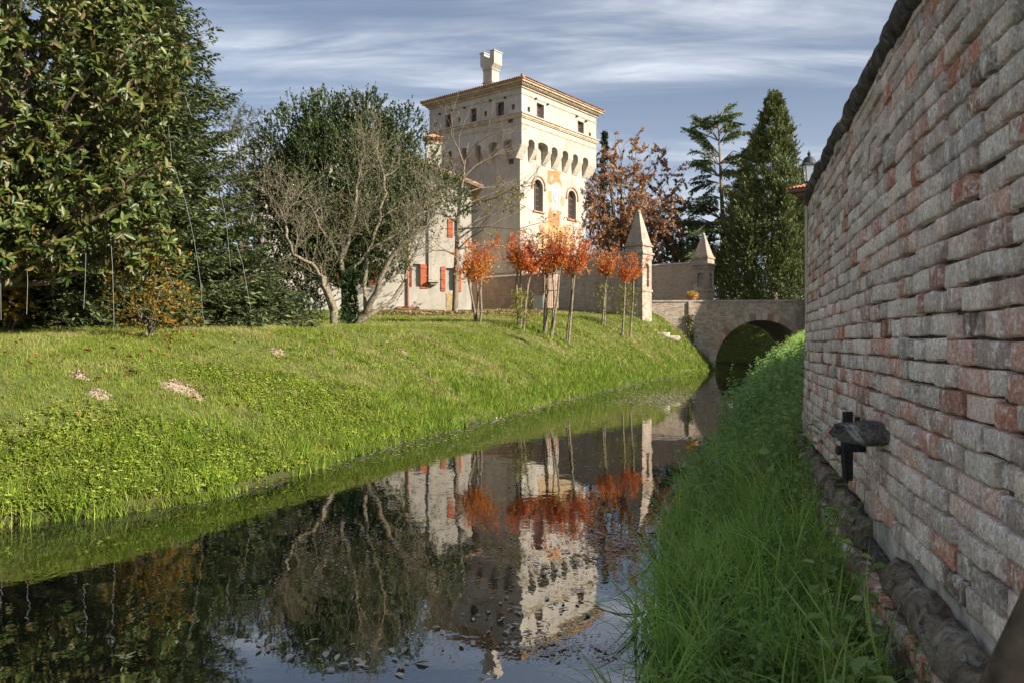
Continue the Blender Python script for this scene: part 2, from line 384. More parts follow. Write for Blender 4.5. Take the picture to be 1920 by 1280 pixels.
def ground_z(X, Y, fine=True):
    X = np.asarray(X, float); Y = np.asarray(Y, float)
    dl = pdist(BANK_L, X, Y); dr = -pdist(BANK_R, X, Y)
    zp = np.interp(Y, [-20, 0, 8, 12, 15, 25, 32, 40, 46, 50, 56, 70, 120, 400], [1.5, 1.55, 1.62, 1.72, 1.85, 2.17, 2.36, 2.82, 3.1, 3.68, 3.9, 4.0, 4.0, 4.2])
    w = np.interp(Y, [6, 20, 35, 46], [6.2, 6.2, 5.2, 3.6]); t = np.clip(dl / w, 0, 1); pw = np.interp(Y, [20, 46], [2.0, 1.35])
    zl = zp * (.06 * (t > 0) + .94 * (1 - (1 - t) ** pw))
    wr = np.interp(Y, [0, 7, 14, 30, 48, 56], [.9, 1.05, 1.8, 2.6, 2.8, 5]); zr_ = np.interp(Y, [-5, 2, 8, 14, 25, 40, 56, 70, 120, 400], [.35, .42, .66, 1.15, 1.7, 2.2, 3.2, 3.8, 4.0, 4.2])
    t2 = np.clip(dr / wr, 0, 1); zr = zr_ * (.1 * (t2 > 0) + .9 * (1 - (1 - t2) ** 1.7)) + np.clip(dr - 6, 0, 8) * .12 * (Y < 50)
    bed = -.75 * np.clip(np.minimum(-dl, -dr) / 1.2, 0, 1) - .06
    z = np.where(dl > 0, zl, np.where(dr > 0, zr, bed))
    if fine:
        land = np.clip(np.maximum(dl, dr) / 1.5, 0, 1)
        z = z + land * (.035 * vnoise(X, Y, 1.6, 3) + .02 * vnoise(X, Y, 4.5, 4) + .05 * vnoise(X, Y, .5, 5))
    return z
def gz(x, y): return float(ground_z(np.array([x]), np.array([y]))[0])
def axis_grid(lo, hi, fine0, fine1, step, grow_=1.16):
    a = list(np.arange(fine0, fine1, step)); s = step
    while a[-1] < hi: s *= grow_; a.append(a[-1] + s)
    s = step; b = [a[0]]
    while b[-1] > lo: s *= grow_; b.append(b[-1] - s)
    return np.array(b[::-1][:-1] + a)
gx = axis_grid(-420, 420, -14, 19, .22); gy = axis_grid(-90, 900, -1, 56, .25)
GX, GY = np.meshgrid(gx, gy); GZ = ground_z(GX, GY)
nx, ny = len(gx), len(gy); ii = np.arange(ny - 1)[:, None] * nx + np.arange(nx - 1)[None]
GF = np.stack([ii, ii + 1, ii + nx + 1, ii + nx], -1).reshape(-1, 4)
def ground_mat():
    m = Mat('soil_and_turf'); v = m.pos()
    a = m.noise(v, .5, 6, .6); b = m.noise(v, 5, 6, .65); c0 = m.noise(v, 40, 3)
    g = m.ramp(b, [(.25, (.07, .09, .02)), (.5, (.11, .135, .03)), (.75, (.16, .17, .05))])
    d = m.mix(m.rng(m.noise(v, 1.7, 6, .65), .55, .72, 0, .7), g, (.17, .13, .075))
    sp = m.n('ShaderNodeSeparateXYZ'); m.l(v, sp.inputs[0])
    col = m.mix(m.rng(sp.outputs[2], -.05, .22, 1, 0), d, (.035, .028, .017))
    m.bump(m.math('ADD', b, c0), .6, .05)
    return m.done(col, .95, .15)
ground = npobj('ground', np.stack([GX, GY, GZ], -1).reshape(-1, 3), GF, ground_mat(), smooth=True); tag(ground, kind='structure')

def water_mat():
    m = Mat('still_water'); v = m.pos()
    w1 = m.noise(m.pos((1, .8, 1)), 3.2, 3, .5, .2); w2 = m.noise(v, 14, 3, .5); w0 = m.noise(v, .45, 2)
    calm = m.rng(w0, .35, .65, .25, 1)
    h = m.math('MULTIPLY', m.math('ADD', w1, m.math('MULTIPLY', w2, .12)), calm)
    m.bump(h, .05, .05)
    c = m.mix(m.rng(m.noise(v, .9, 5, .6), .4, .7), (.010, .013, .008), (.022, .024, .012))
    m.done(c, .015, .5)
    m.b.inputs['IOR'].default_value = 3.4
    return m.m
wl = npobj('water', [(-60, -40, 0), (170, -40, 0), (170, 230, 0), (-60, 230, 0)], [(0, 1, 2, 3)], water_mat()); tag(wl, kind='structure')

# ------------------------------------------------------------------ building materials
M_PLASTER = plaster('aged_cream_plaster', (.475, .44, .385), (.29, .255, .205), (.46, .37, .25))
M_PLASTER_H = plaster('house_plaster', (.475, .435, .375), (.33, .29, .235), (.43, .36, .26))
M_OCHRE = plain('ochre_moulding', (.40, .32, .215), .9, .35, 3)
M_TERRA = plain('terracotta_trim', (.42, .22, .13), .9, .3, 5)
M_TILE = None
def tile_mat():
    m = Mat('roof_tile'); r = m.island(); v = m.pos()
    c = m.ramp(r, [(0, (.30, .13, .07)), (.4, (.40, .19, .10)), (.7, (.46, .27, .16)), (1, (.24, .14, .09))])
    c = m.mix(m.rng(m.noise(v, 2.5, 6, .65), .45, .68, 0, .75), c, (.12, .10, .08))
    m.bump(m.noise(v, 25, 4), .3, .01); return m.done(c, .9, .2)
M_TILE = tile_mat()
BR_LIGHT = [(.30, .12, .075), (.40, .25, .17), (.52, .43, .33), (.25, .18, .135), (.58, .51, .42), (.44, .32, .24)]
BR_RED = [(.20, .10, .065), (.33, .18, .115), (.40, .25, .17), (.27, .17, .12), (.36, .26, .19)]
M_BRICK = brickwall('old_pale_brickwork', BR_LIGHT, (.26, .22, .17), stainf=.8, lime=.55, ms=.014)
M_BRICK_RED = brickwall('old_red_brickwork', BR_RED, (.30, .25, .20), stainf=.55, lime=.25)
M_BRICK_WALL = brickwall('boundary_brickwork', [(.29, .17, .12), (.40, .29, .22), (.46, .37, .29), (.33, .25, .20), (.48, .41, .33)], (.36, .31, .25), stain=(.15, .13, .11), stainf=.55, lime=.3)
M_CORBEL = plain('pale_corbel_brick', (.46, .41, .33), .92, .3, 7)
M_STONE = plain('weathered_stone', (.33, .30, .25), .92, .45, 4, .4)
M_WOOD = plain('dark_window_wood', (.16, .075, .04), .7, .35, 12)
M_SHUT = plain('red_brown_shutter_paint', (.42, .115, .045), .75, .25, 6)
M_GLASS = Mat('old_window_glass'); M_GLASS.done((.03, .035, .04), .08, .6); M_GLASS = M_GLASS.m
M_IRON = plain('dark_iron', (.045, .047, .055), .55, .4, 20, .2, .5, .6)
M_VOID = plain('dark_hatch', (.07, .05, .04), .9, .2, 8)
M_RUSTPIPE = plain('rusty_copper_pipe', (.25, .11, .07), .6, .35, 7)
M_GREY = plain('grey_panel', (.30, .29, .27), .8, .15, 4)

# ------------------------------------------------------------------ tower
TA = math.radians(52); TB = 3.4                                   # turn of the tower, height of its foot
TL = (.672, 56.0, TB)
ca, sa = math.cos(TA), math.sin(TA)
def tl2w(lx, ly, lz=0): return Vector((TL[0] + ca * lx - sa * ly, TL[1] + sa * lx + ca * ly, TB + lz))
tower = empty('tower', TL, TA)
tag(tower, 'square cream plastered castle tower with corbels and low tiled roof', 'tower')
SX, SY, W = 9.8, 8.9, .58                                          # upper storey footprint, corbel overhang
zE = 18.2 + EYE - TB; zArch = 14.35 + EYE - TB; zCb = 12.92 + EYE - TB; zUp = 13.85 + EYE - TB
def rx(px, py, val=0.0): q = ray_on(TL, TA, 'y', val, px, py); return q.x, q.z     # right (sunny) face
def ly_(px, py, val=0.0): q = ray_on(TL, TA, 'x', val, px, py); return q.y, q.z    # left (shaded) face
low = MB().box(W, SX - W, W, SY - W, -1.2, zE - .3).build('wall', M_PLASTER, tower)
c = MB(); wins = []
for x0, x1, y0, y1, ys in ((1001, 1018, 395, 337, 353), (1065, 1080, 410.5, 358, 373)):
    a, z0 = rx(x0, y0, W); b, _ = rx(x1, y0, W); _, zt = rx((x0 + x1) / 2, (y1), W); r = (b - a) / 2
    c.prism(arch_poly(a, b, z0, zt - r), 'y', W - .3, W + .5); wins.append(('arch', a, b, z0, zt - r, zt))
cut(low, c)
up = MB().box(0, SX, 0, SY, zUp, zE).build('upper_wall', M_PLASTER, tower)
c = MB(); c.box(W, SX - W, W, SY - W, zUp - 1, zE - .4)            # hollow: the lower wall runs on inside
hollow_skip = c
c = MB(); ops_r = []
for x0, x1, wide in ((991, 1002.5, 0), (1009, 1027.5, 1), (1034.5, 1045.6, 0), (1055, 1065.6, 0), (1074.5, 1084, 0), (1093, 1103, 0)):
    yy = 272 + (x0 - 990) * .32
    a, _ = rx(x0, yy); b, _ = rx(x1, yy); ops_r.append((a, b))
    c.prism(arch_poly(a, b, zUp - .5, zArch - (.2 if wide else .24), .22), 'y', -.3, W + .004)
ops_l = []
for x0, x1 in ((944, 960), (916, 931.5), (890, 901.5), (864, 875), (836, 847)):
    a, _ = ly_(x1, 272); b, _ = ly_(x0, 272); ops_l.append((a, b))
    c.prism(arch_poly(a, b, zUp - .5, zArch - .24, .22), 'x', -.3, W + .004)
holes = []
for x0, x1, y0, y1 in ((1006.3, 1020, 224, 195), (1083.3, 1094.5, 255, 228.5)):
    a, z0 = rx(x0, y0); b, _ = rx(x1, y0); _, z1 = rx((x0 + x1) / 2, y1); z0 = rx((x0 + x1) / 2, y0 - 1)[1]
    c.box(a, b, -.3, .42, z0, z1); wins.append(('right', a, b, z0, z1))
for x0, x1, y0, y1 in ((930, 945, 218, 192), (881, 893.5, 229, 204), (834, 846, 240.5, 215.5)):
    b, z0 = ly_(x0, y0); a, _ = ly_(x1, y0); z0 = ly_((x0 + x1) / 2, y0)[1]; z1 = ly_((x0 + x1) / 2, y1)[1]
    c.box(-.3, .42, a, b, z0, z1); wins.append(('left', a, b, z0, z1))
for x0, x1, y0, y1 in ((989, 994, 209.5, 200), (1104, 1108, 257, 249)):
    a, z0 = rx(x0, y0); b, z1 = rx(x1, y1); c.box(a, b, -.3, .3, z0, z0 + .36)
for x0, x1, y0, y1 in ((959, 965, 206.5, 198), (907.5, 913, 219, 210), (859, 864.5, 230, 221), (814, 819.5, 240, 232)):
    b, z0 = ly_(x0, y0); a, z1 = ly_(x1, y1); c.box(-.3, .3, a, b, z0, z0 + .36)
cut(up, c)
# corbels: one tapering stack of brick courses between every two openings
def corbel(face, a, b):
    m = MB(); n = 13; h = (zUp - zCb) / n
    for i in range(n):
        t = (i + 1) / n; pr = W * (t ** .85) ; ins = .012
        z0, z1 = zCb + i * h, zCb + (i + 1) * h
        for (q0, q1, e) in ((z0 + h * .22, z1, 0), (z0, z0 + h * .22, .03)):
            p = max(.02, pr - e); s = e * .6
            if face == 'r': m.box(a + s, b - s, W - p, W + .05, q0, q1)
            else: m.box(W - p, W + .05, a + s, b - s, q0, q1)
    return m.build('corbel', M_CORBEL, tower)
ed = sorted(ops_r); xs = [W * .0] + [v for o_ in ed for v in o_] + [SX]
for i in range(0, len(xs), 2):
    if xs[i + 1] - xs[i] > .1: corbel('r', xs[i] + (.003 if i == 0 else 0), xs[i + 1] - (.003 if i == len(xs) - 2 else 0))
ed = sorted(ops_l); xs = [W + .02] + [v for o_ in ed for v in o_] + [SY]
for i in range(0, len(xs), 2):
    if xs[i + 1] - xs[i] > .1: corbel('l', xs[i], xs[i + 1] - (.003 if i == len(xs) - 2 else 0))
# brick band lines printed by raised courses beside the corbels
# mouldings
def band(name, z0, z1, out, mat, lowr=False):
    i = W if lowr else 0
    m = MB(); o = out
    x0, x1, y0, y1 = i - o, SX - i + o, i - o, SY - i + o; t = .06
    m.box(x0, x1, y0, i + t, z0, z1); m.box(x0, x1, SY - i - t, y1, z0, z1)
    m.box(x0, i + t, i + t, SY - i - t, z0, z1); m.box(SX - i - t, x1, i + t, SY - i - t, z0, z1)
    return m.build(name, mat, tower)
zS = 15.78 + EYE - TB
band('string_course', zS, zS + .16, .12, M_OCHRE); band('string_course', zS + .163, zS + .26, .19, M_PLASTER); band('string_course', zS - .09, zS - .003, .07, M_OCHRE)
band('moulding', 15.25 + EYE - TB, 15.25 + EYE - TB + .07, .035, M_OCHRE)
band('moulding', 17.33 + EYE - TB, 17.33 + EYE - TB + .07, .04, M_OCHRE)
band('cornice', zE - .42, zE - .28, .09, M_OCHRE); band('cornice', zE - .277, zE - .12, .2, M_PLASTER); band('cornice', zE - .117, zE, .42, M_OCHRE)
dn = MB()
for i in range(60):
    x = -.3 + i * .175
    if x < SX + .2: dn.box(x, x + .09, -.31, -.2, zE - .25, zE - .118)
    y = -.3 + i * .175
    if y < SY + .2: dn.box(-.31, -.2, y, y + .09, zE - .25, zE - .118)
tag(dn.build('dentils', M_OCHRE, tower), kind='stuff')
# low hipped roof with rows of barrel tiles
OV = .5; rp = math.tan(math.radians(17)); hx, hy = SX / 2, SY / 2; ap = (hy + OV) * rp
x0, x1, y0, y1 = -OV, SX + OV, -OV, SY + OV
rb = MB(); zr = zE + .02
rb.add([(x0, y0, zr), (x1, y0, zr), (x1, y1, zr), (x0, y1, zr), (x0, y0, zr + .07), (x1, y0, zr + .07), (x1, y1, zr + .07), (x0, y1, zr + .07), (hx - .45, hy, zr + ap), (hx + .45, hy, zr + ap)],
       [(3, 2, 1, 0), (0, 1, 5, 4), (1, 2, 6, 5), (2, 3, 7, 6), (3, 0, 4, 7), (4, 5, 9, 8), (5, 6, 9), (6, 7, 8, 9), (7, 4, 8)])
roof = rb.build('roof', M_TILE, tower)
def barrel_rows(fr, to, r=.085, step=.2, nseg=7):
    """fr/to: matching lists of row start (eave) and end (ridge) points"""
    V = []; Fq = []; o = 0
    for a, b in zip(fr, to):
        a = np.array(a, float); b = np.array(b, float); d = (b - a); L = np.linalg.norm(d)
        if L < .15: continue
        d /= L; s = np.cross(d, [0, 0, 1]); s /= np.linalg.norm(s); n = np.cross(s, d); k = max(1, int(L / .38))
        for j in range(k):
            p0 = a + d * (L * j / k - (.04 if j else .05)) + n * .012; p1 = a + d * L * (j + 1) / k - n * .002
            for q, rr in ((p0, r), (p1, r * .8)):
                for t in np.linspace(0, np.pi, 6): V.append(q + s * math.cos(t) * rr + n * math.sin(t) * rr)
            for t in range(5): Fq.append((o + t, o + t + 1, o + 6 + t + 1, o + 6 + t))
            o += 12
    return np.array(V), np.array(Fq)
fr = []; to = []
for i in range(int((x1 - x0) / .2)):
    x = x0 + .1 + i * .2; t = min((x - x0) / (hx - .45 - x0), (x1 - x) / (x1 - hx - .45), 1); fr.append((x, y0, zr + .07)); to.append((x, y0 + t * (hy - y0), zr + .07 + t * (ap - .07)))
for i in range(int((y1 - y0) / .2)):
    y = y0 + .1 + i * .2; t = min((y - y0) / (hy - y0), (y1 - y) / (y1 - hy)); fr.append((x0, y, zr + .07)); to.append((x0 + t * (hx - .45 - x0), y, zr + .07 + t * (ap - .07)))
    fr.append((x1, y, zr + .07)); to.append((x1 + t * (hx + .45 - x1), y, zr + .07 + t * (ap - .07)))
V, Fq = barrel_rows(fr, to); tag(npobj('roof_tiles', V, Fq, M_TILE, tower, True), kind='stuff')
hp = MB()
for q in ((x0, y0), (x1, y0), (x0, y1), (x1, y1)): hp.tube([(q[0], q[1], zr + .08), (hx + (.45 if q[0] > hx else -.45), hy, zr + ap + .06)], .1, 8)
hp.tube([(x0, y0, zr + .06), (x0 + .3, y0 + .3, zr + .3)], [.06, .13], 8)
hp.build('hip_tiles', M_TILE, tower, True)
# windows
def wframe(parent, face, a, b, z0, z1, depth, zs=None, shut=None):
    m = MB(); f = .07; d0, d1 = depth - .09, depth
    def bx(u0, u1, w0, w1, e0=d0, e1=d1):
        if face == 'y': m.box(u0, u1, e0, e1, w0, w1)
        else: m.box(e0, e1, u0, u1, w0, w1)
    top = zs if zs else z1
    bx(a + .002, a + f, z0, top); bx(b - f, b - .002, z0, top); bx(a + f, b - f, z0, z0 + f)
    mid = (a + b) / 2; bx(mid - .04, mid + .04, z0 + f, z1 - f)
    hh = top - z0
    for k in (1, 2) if not zs else (1, 2, 3):
        q = z0 + hh * k / (3 if not zs else 4); bx(a + f, mid - .04, q - .018, q + .018, d0 + .02); bx(mid + .04, b - f, q - .018, q + .018, d0 + .02)
    if zs:
        bx(a + f, b - f, zs - .035, zs + .035)
        r = (b - a) / 2; n = 10
        pts = [(mid + r * math.cos(math.pi * i / n), zs + r * math.sin(math.pi * i / n)) for i in range(n + 1)]
        pin = [(mid + (r - f) * math.cos(math.pi * i / n), zs + (r - f) * math.sin(math.pi * i / n)) for i in range(n + 1)]
        for i in range(n):
            q = [pts[i], pts[i + 1], pin[i + 1], pin[i]]
            m.prism(q, 'y' if face == 'y' else 'x', d0, d1)
    else: bx(a + f, b - f, z1 - f, z1 - .002)
    w = m.build('window', M_WOOD, parent)
    g = MB()
    if zs: g.prism(arch_poly(a + .02, b - .02, z0 + .02, zs, (b - a) / 2 - .02), face if face == 'y' else 'x', d0 + .03, d0 + .045)
    elif face == 'y': g.box(a + .03, b - .03, d0 + .03, d0 + .045, z0 + .03, z1 - .03)
    else: g.box(d0 + .03, d0 + .045, a + .03, b - .03, z0 + .03, z1 - .03)
    g.build('pane', M_GLASS, w)
    return w
for w in wins:
    if w[0] == 'right': wframe(tower, 'y', w[1], w[2], w[3], w[4], .34)
    elif w[0] == 'left': wframe(tower, 'x', w[1], w[2], w[3], w[4], .34)
    else:
        _, a, b, z0, zs, zt = w
        wo = wframe(tower, 'y', a, b, z0, zt, W + .4, zs)
        m = MB(); mid = (a + b) / 2; n = 14
        for r0, r1, out in (((b - a) / 2 + .2, (b - a) / 2 + .29, .09),):
            for i in range(n):
                t0, t1 = math.pi * i / n, math.pi * (i + 1) / n
                m.prism([(mid + r0 * math.cos(t0), zs + r0 * math.sin(t0)), (mid + r1 * math.cos(t0), zs + r1 * math.sin(t0)), (mid + r1 * math.cos(t1), zs + r1 * math.sin(t1)), (mid + r0 * math.cos(t1), zs + r0 * math.sin(t1))], 'y', W - out, W + .03)
            for sgn in (-1, 1):
                xx = mid + sgn * (r0 + r1) / 2; m.box(xx - .09, xx + .09, W - .11, W + .03, zs - .16, zs - .002)
        m.build('hood_mould', M_TERRA, wo)
        MB().box(a - .14, b + .14, W - .13, W + .3, z0 - .1, z0 - .002).build('sill', M_TERRA, wo)
# dark trapdoor in the second machicolation, dark hatches of the shaded face
a, b = ops_r[1]; MB().box(a + .02, a + (b - a) * .45, W - .02, W - .003, zCb + .25, zArch - .35).build('hatch', M_WOOD, tower)
for x0, x1, y0, y1, v in ((953, 961.5, 231.5, 223, 0.0), (954.5, 963, 309, 298.5, W)):
    b, z0 = ly_(x0, y0, v); a, z1 = ly_(x1, y1, v); MB().box(v - .02, v + .02, a, b, z0, z0 + .38).build('hatch', M_VOID, tower)
for (px, py) in ((1003, 186), (1025.5, 196.5), (1080, 219), (1097, 228)):
    a, z = rx(px, py); MB().box(a - .06, a + .06, -.18, -.02, z - .06, z + .06).build('bracket', M_VOID, tower)
for (px, py) in ((921, 189.5), (948, 184), (872, 203), (849, 208), (826, 214.5)):
    a, z = ly_(px, py); MB().box(-.18, -.02, a - .06, a + .06, z - .06, z + .06).build('bracket', M_VOID, tower)
# brick foot of the tower
MB().box(W - .06, SX - W + .06, W - .06, SY - W + .06, -1.2, ly_(930, 513, W)[1] - .0).build('brick_plinth', M_BRICK_RED, tower)
# faded fresco: thin painted patches lying on the plaster
def paint_mat(name, col, fade=(.42, .6), sc=5):
    m = Mat(name); v = m.pos(obj=True); a = m.noise(v, sc, 6, .65, .3); b = m.noise(v, 1.1, 4)
    c = m.mix(m.rng(a, .3, .7), tuple(min(1, x * 1.25) for x in col), tuple(x * .8 for x in col)); m.done(c, .92, .15)
    t = m.n('ShaderNodeBsdfTransparent'); mx = m.n('ShaderNodeMixShader'); f = m.rng(m.math('ADD', m.math('MULTIPLY', a, .6), m.math('MULTIPLY', b, .5)), fade[0], fade[1])
    m.l(f, mx.inputs[0]); m.l(t.outputs[0], mx.inputs[1]); m.l(m.b.outputs[0], mx.inputs[2]); m.l(mx.outputs[0], m.out.inputs[0]); return m.m
M_FR1 = paint_mat('fresco_orange', (.50, .23, .085), (.43, .66)); M_FR2 = paint_mat('fresco_yellow', (.54, .35, .15), (.43, .72), 3); M_FR3 = paint_mat('fresco_line', (.15, .17, .22), (.2, .4)); M_FR4 = paint_mat('fresco_pale', (.55, .56, .55), (.3, .6))
def decal(polys, name, mat, dz=.004):
    for i, poly in enumerate(polys):
        MB().prism([rx(px, py, W) for px, py in poly], 'y', W - dz - i * .0008, W - .001).build(name, mat, tower)
def z3(pts): return [(960 + x * .1875, 200 + y * .1875) for x, y in pts]        # from the enlarged detail to photo pixels
decal([z3([(355, 636), (398, 645), (392, 790), (352, 765)]), z3([(396, 650), (440, 640), (498, 665), (470, 700), (492, 760), (500, 815), (480, 780), (440, 750), (400, 785), (385, 770), (410, 720)])], 'fresco', M_FR1)
decal([z3([(362, 855), (385, 845), (402, 880), (400, 960), (378, 965), (358, 920)]), z3([(486, 900), (505, 885), (526, 930), (520, 985), (500, 1000), (480, 950)])], 'fresco', M_FR2)
decal([z3([(415, 815), (468, 828), (466, 980), (440, 960), (415, 935)])], 'fresco', M_FR4, .003)
decal([z3([(413, 813), (417, 813), (417, 935), (413, 935)]), z3([(425, 845), (460, 852), (460, 858), (425, 851)]), z3([(465, 826), (469, 828), (468, 980), (464, 978)]), z3([(413, 813), (469, 826), (469, 831), (413, 818)]), z3([(416, 930), (442, 955), (440, 962), (414, 937)]),
       z3([(430, 860), (437, 862), (436, 900), (430, 898)])], 'fresco', M_FR3, .008)
decal([z3([(385, 1000), (410, 1040), (440, 1030), (500, 1060), (470, 1110), (485, 1180), (440, 1210), (380, 1190), (355, 1120), (365, 1050)])], 'fresco', M_FR1, .005)
decal([z3([(275, 1180), (360, 1140), (470, 1215), (540, 1170), (600, 1240), (640, 1400), (400, 1500), (250, 1420)])], 'fresco', M_FR2)
# chimney with two horns
ch = MB(); q = (1.5, 4.0); h = .42; zt = 21.45 + EYE - TB; zb = zE + .2
ch.box(q[0] - h, q[0] + h, q[1] - h, q[1] + h, zb, zt - 1.3)
for z in (zb + .75, zt - 1.34): ch.box(q[0] - h - .06, q[0] + h + .06, q[1] - h - .06, q[1] + h + .06, z, z + .07)
y0_, y1_ = q[1] - h, q[1] + h
prof = [(y0_ + .02, zt - 1.26), (y1_ - .02, zt - 1.26), (y1_ + .24, zt - .95), (y1_ + .24, zt - .32), (y1_ - .1, zt - .32), (y1_ - .18, zt - .62), (y0_ + .18, zt - .62), (y0_ + .1, zt), (y0_ - .24, zt), (y0_ - .24, zt - .85)]
prof = [(y0_ + .02, zt - 1.26), (y1_ - .02, zt - 1.26), (y1_ + .24, zt - .95), (y1_ + .24, zt - .05), (y1_ - .1, zt - .05), (y1_ - .18, zt - .5), (y0_ + .18, zt - .5), (y0_ + .1, zt - .05), (y0_ - .24, zt - .05), (y0_ - .24, zt - .95)]
ch.prism(prof, 'x', q[0] - h - .05, q[0] + h + .05)
for yy in (y0_ - .3, y1_ - .16): ch.box(q[0] - h - .1, q[0] + h + .1, yy, yy + .46, zt - .048, zt + .02)
ch.build('chimney', M_PLASTER, tower)

# ------------------------------------------------------------------ house with a gable towards the lawn
HA = math.radians(8); HB = 3.6; HL = (-15.75, 49.0, HB)
house = empty('farmhouse', HL, HA); tag(house, 'low gabled cream farmhouse with red brown shutters behind the bare tree', 'house')
HW, HD = 13.3, 7.4; zEv = 11.55 - HB; zAp = 14.15 - HB
def hx_(px, py, v=0.0): q = ray_on(HL, HA, 'y', v, px, py); return q.x, q.z
hw = MB().prism([(0, -1), (HW, -1), (HW, zEv), (HW / 2, zAp), (0, zEv)], 'y', 0, HD).build('wall', M_PLASTER_H, house)
c = MB(); hwin = []
for x0, x1, y0, y1 in ((773.5, 787.5, 538, 495), (836, 850, 545, 503), (672, 692, 535, 494), (651, 664, 528, 488), (850, 862, 444, 410), (658, 672, 412, 361)):
    a, z0 = hx_(x0, y0); b, z1 = hx_(x1, y1); c.box(a, b, -.3, .3, z0, z1); hwin.append((a, b, z0, z1))
cut(hw, c)
def shutter(px0, px1, y0, y1, ang=0):
    a, z0 = hx_(px0, y0); b, z1 = hx_(px1, y1); m = MB(); n = 5; w = b - a
    for i in range(n): m.box(a + w * i / n + .004, a + w * (i + 1) / n - .004, -.055, -.012, z0, z1)
    for t in (.14, .5, .86): z = z0 + (z1 - z0) * t; m.box(a + .02, b - .02, -.085, -.056, z - .05, z + .05)
    return m.build('shutter', M_SHUT, house)
for s in ((788.5, 803.5, 541, 496), (827, 835.5, 546, 500.5), (851, 865, 547, 501), (769.5, 772.8, 538, 497), (693, 710, 534, 494), (632, 650, 528, 487), (664.8, 671, 528, 488), (840, 849.5, 445, 411), (637, 657.5, 413, 361), (672.5, 684, 413, 361)): shutter(*s)
for i, (a, b, z0, z1) in enumerate(hwin):
    m = MB(); f = .06
    m.box(a + .002, a + f, .16, .24, z0, z1); m.box(b - f, b - .002, .16, .24, z0, z1); m.box(a + f, b - f, .16, .24, z0, z0 + f); m.box(a + f, b - f, .16, .24, z1 - f, z1)
    w = m.build('window', M_GREY, house); MB().box(a + f, b - f, .19, .21, z0 + f, z1 - f).build('pane', M_GREY if i < 2 else M_GLASS, w)
a, z = hx_(803, 530); b, _ = hx_(822, 530); MB().box(a, b, -.42, -.003, z, z + .12).box(a + .12, b - .12, -.3, -.003, z - .14, z - .003).build('stone_sink', M_STONE, house)
a, z0 = hx_(837, 577); b, z1 = hx_(849, 550.5); MB().box(a, b, -.03, -.004, z0 - .1, z1).build('hatch', plain('ochre_hatch', (.36, .26, .13), .9, .4, 5), house)
a, z0 = hx_(765, 577); MB().tube([(a, -.1, z0 + .02), (a, -.1, zEv + 1.2)], .065, 8).box(a - .7, a + .7, -.35, -.03, z0 - .12, z0 + .05).build('downpipe', M_RUSTPIPE, house)
MB().tube([(.35, -.09, -.2), (.35, -.09, 6.3), (-.55, -.25, 7.55)], .06, 8).build('downpipe', M_VOID, house)
a, z0 = hx_(803.5, 528); b, _ = hx_(810, 528); MB().box(a, b, -.16, -.003, z0 + .1, zEv - .2).build('pilaster', M_PLASTER_H, house)
# roof slabs, rake tiles
OVG = .55; sl_ = (zAp - zEv) / (HW / 2)
rf = MB()
for s in (0, 1):
    e = -.65 if s == 0 else HW + .65; ze = zEv - .65 * sl_; t = .16
    pr = [(e, ze), (HW / 2, zAp), (HW / 2, zAp + t), (e, ze + t)]
    rf.prism(pr, 'y', -OVG, HD + .4)
rf.build('roof', plain('eave_boards', (.20, .13, .085), .9, .3, 6), house)
fr = []; to = []; zo = .17
for i in range(int((HD + .4 + OVG) / .22)):
    y = -OVG + .1 + i * .22
    fr.append((-.65, y, zEv - .65 * sl_ + zo)); to.append((HW / 2, y, zAp + zo)); fr.append((HW + .65, y, zEv - .65 * sl_ + zo)); to.append((HW / 2, y, zAp + zo))
V, Fq = barrel_rows(fr, to, .1); tag(npobj('roof_tiles', V, Fq, M_TILE, house, True), kind='stuff')
MB().tube([(HW / 2, -OVG, zAp + .2), (HW / 2, HD + .4, zAp + .2)], .12, 8).build('ridge_tiles', M_TILE, house, True)
hc = MB(); a, _ = hx_(798, 300, .6); b, _ = hx_(827.5, 300, .6); _, zt = hx_(812, 252, .6)
hc.box(a, b, .6, .6 + (b - a) * .8, zAp - 2.4, zt - .62); hc.box(a - .06, b + .06, .54, .66 + (b - a) * .8, zt - .62, zt - .55)
hch = hc.build('chimney', M_PLASTER_H, house)
hc = MB(); y1 = .6 + (b - a) * .8
for i in range(6):
    x = a + (b - a - .12) * i / 5; hc.box(x, x + .12, .62, .74, zt - .548, zt - .3)
    hc.box(x, x + .12, y1 - .14, y1 - .02, zt - .548, zt - .3)
hc.box(a - .12, b + .12, .48, y1 + .12, zt - .298, zt - .22)
hc.add([(a - .2, .4, zt - .218), (b + .2, .4, zt - .218), (b + .2, y1 + .2, zt - .218), (a - .2, y1 + .2, zt - .218), ((a + b) / 2, (.6 + y1) / 2, zt + .12)], [(3, 2, 1, 0), (0, 1, 4), (1, 2, 4), (2, 3, 4), (3, 0, 4)])
hc.build('chimney_cap', M_TERRA, hch)

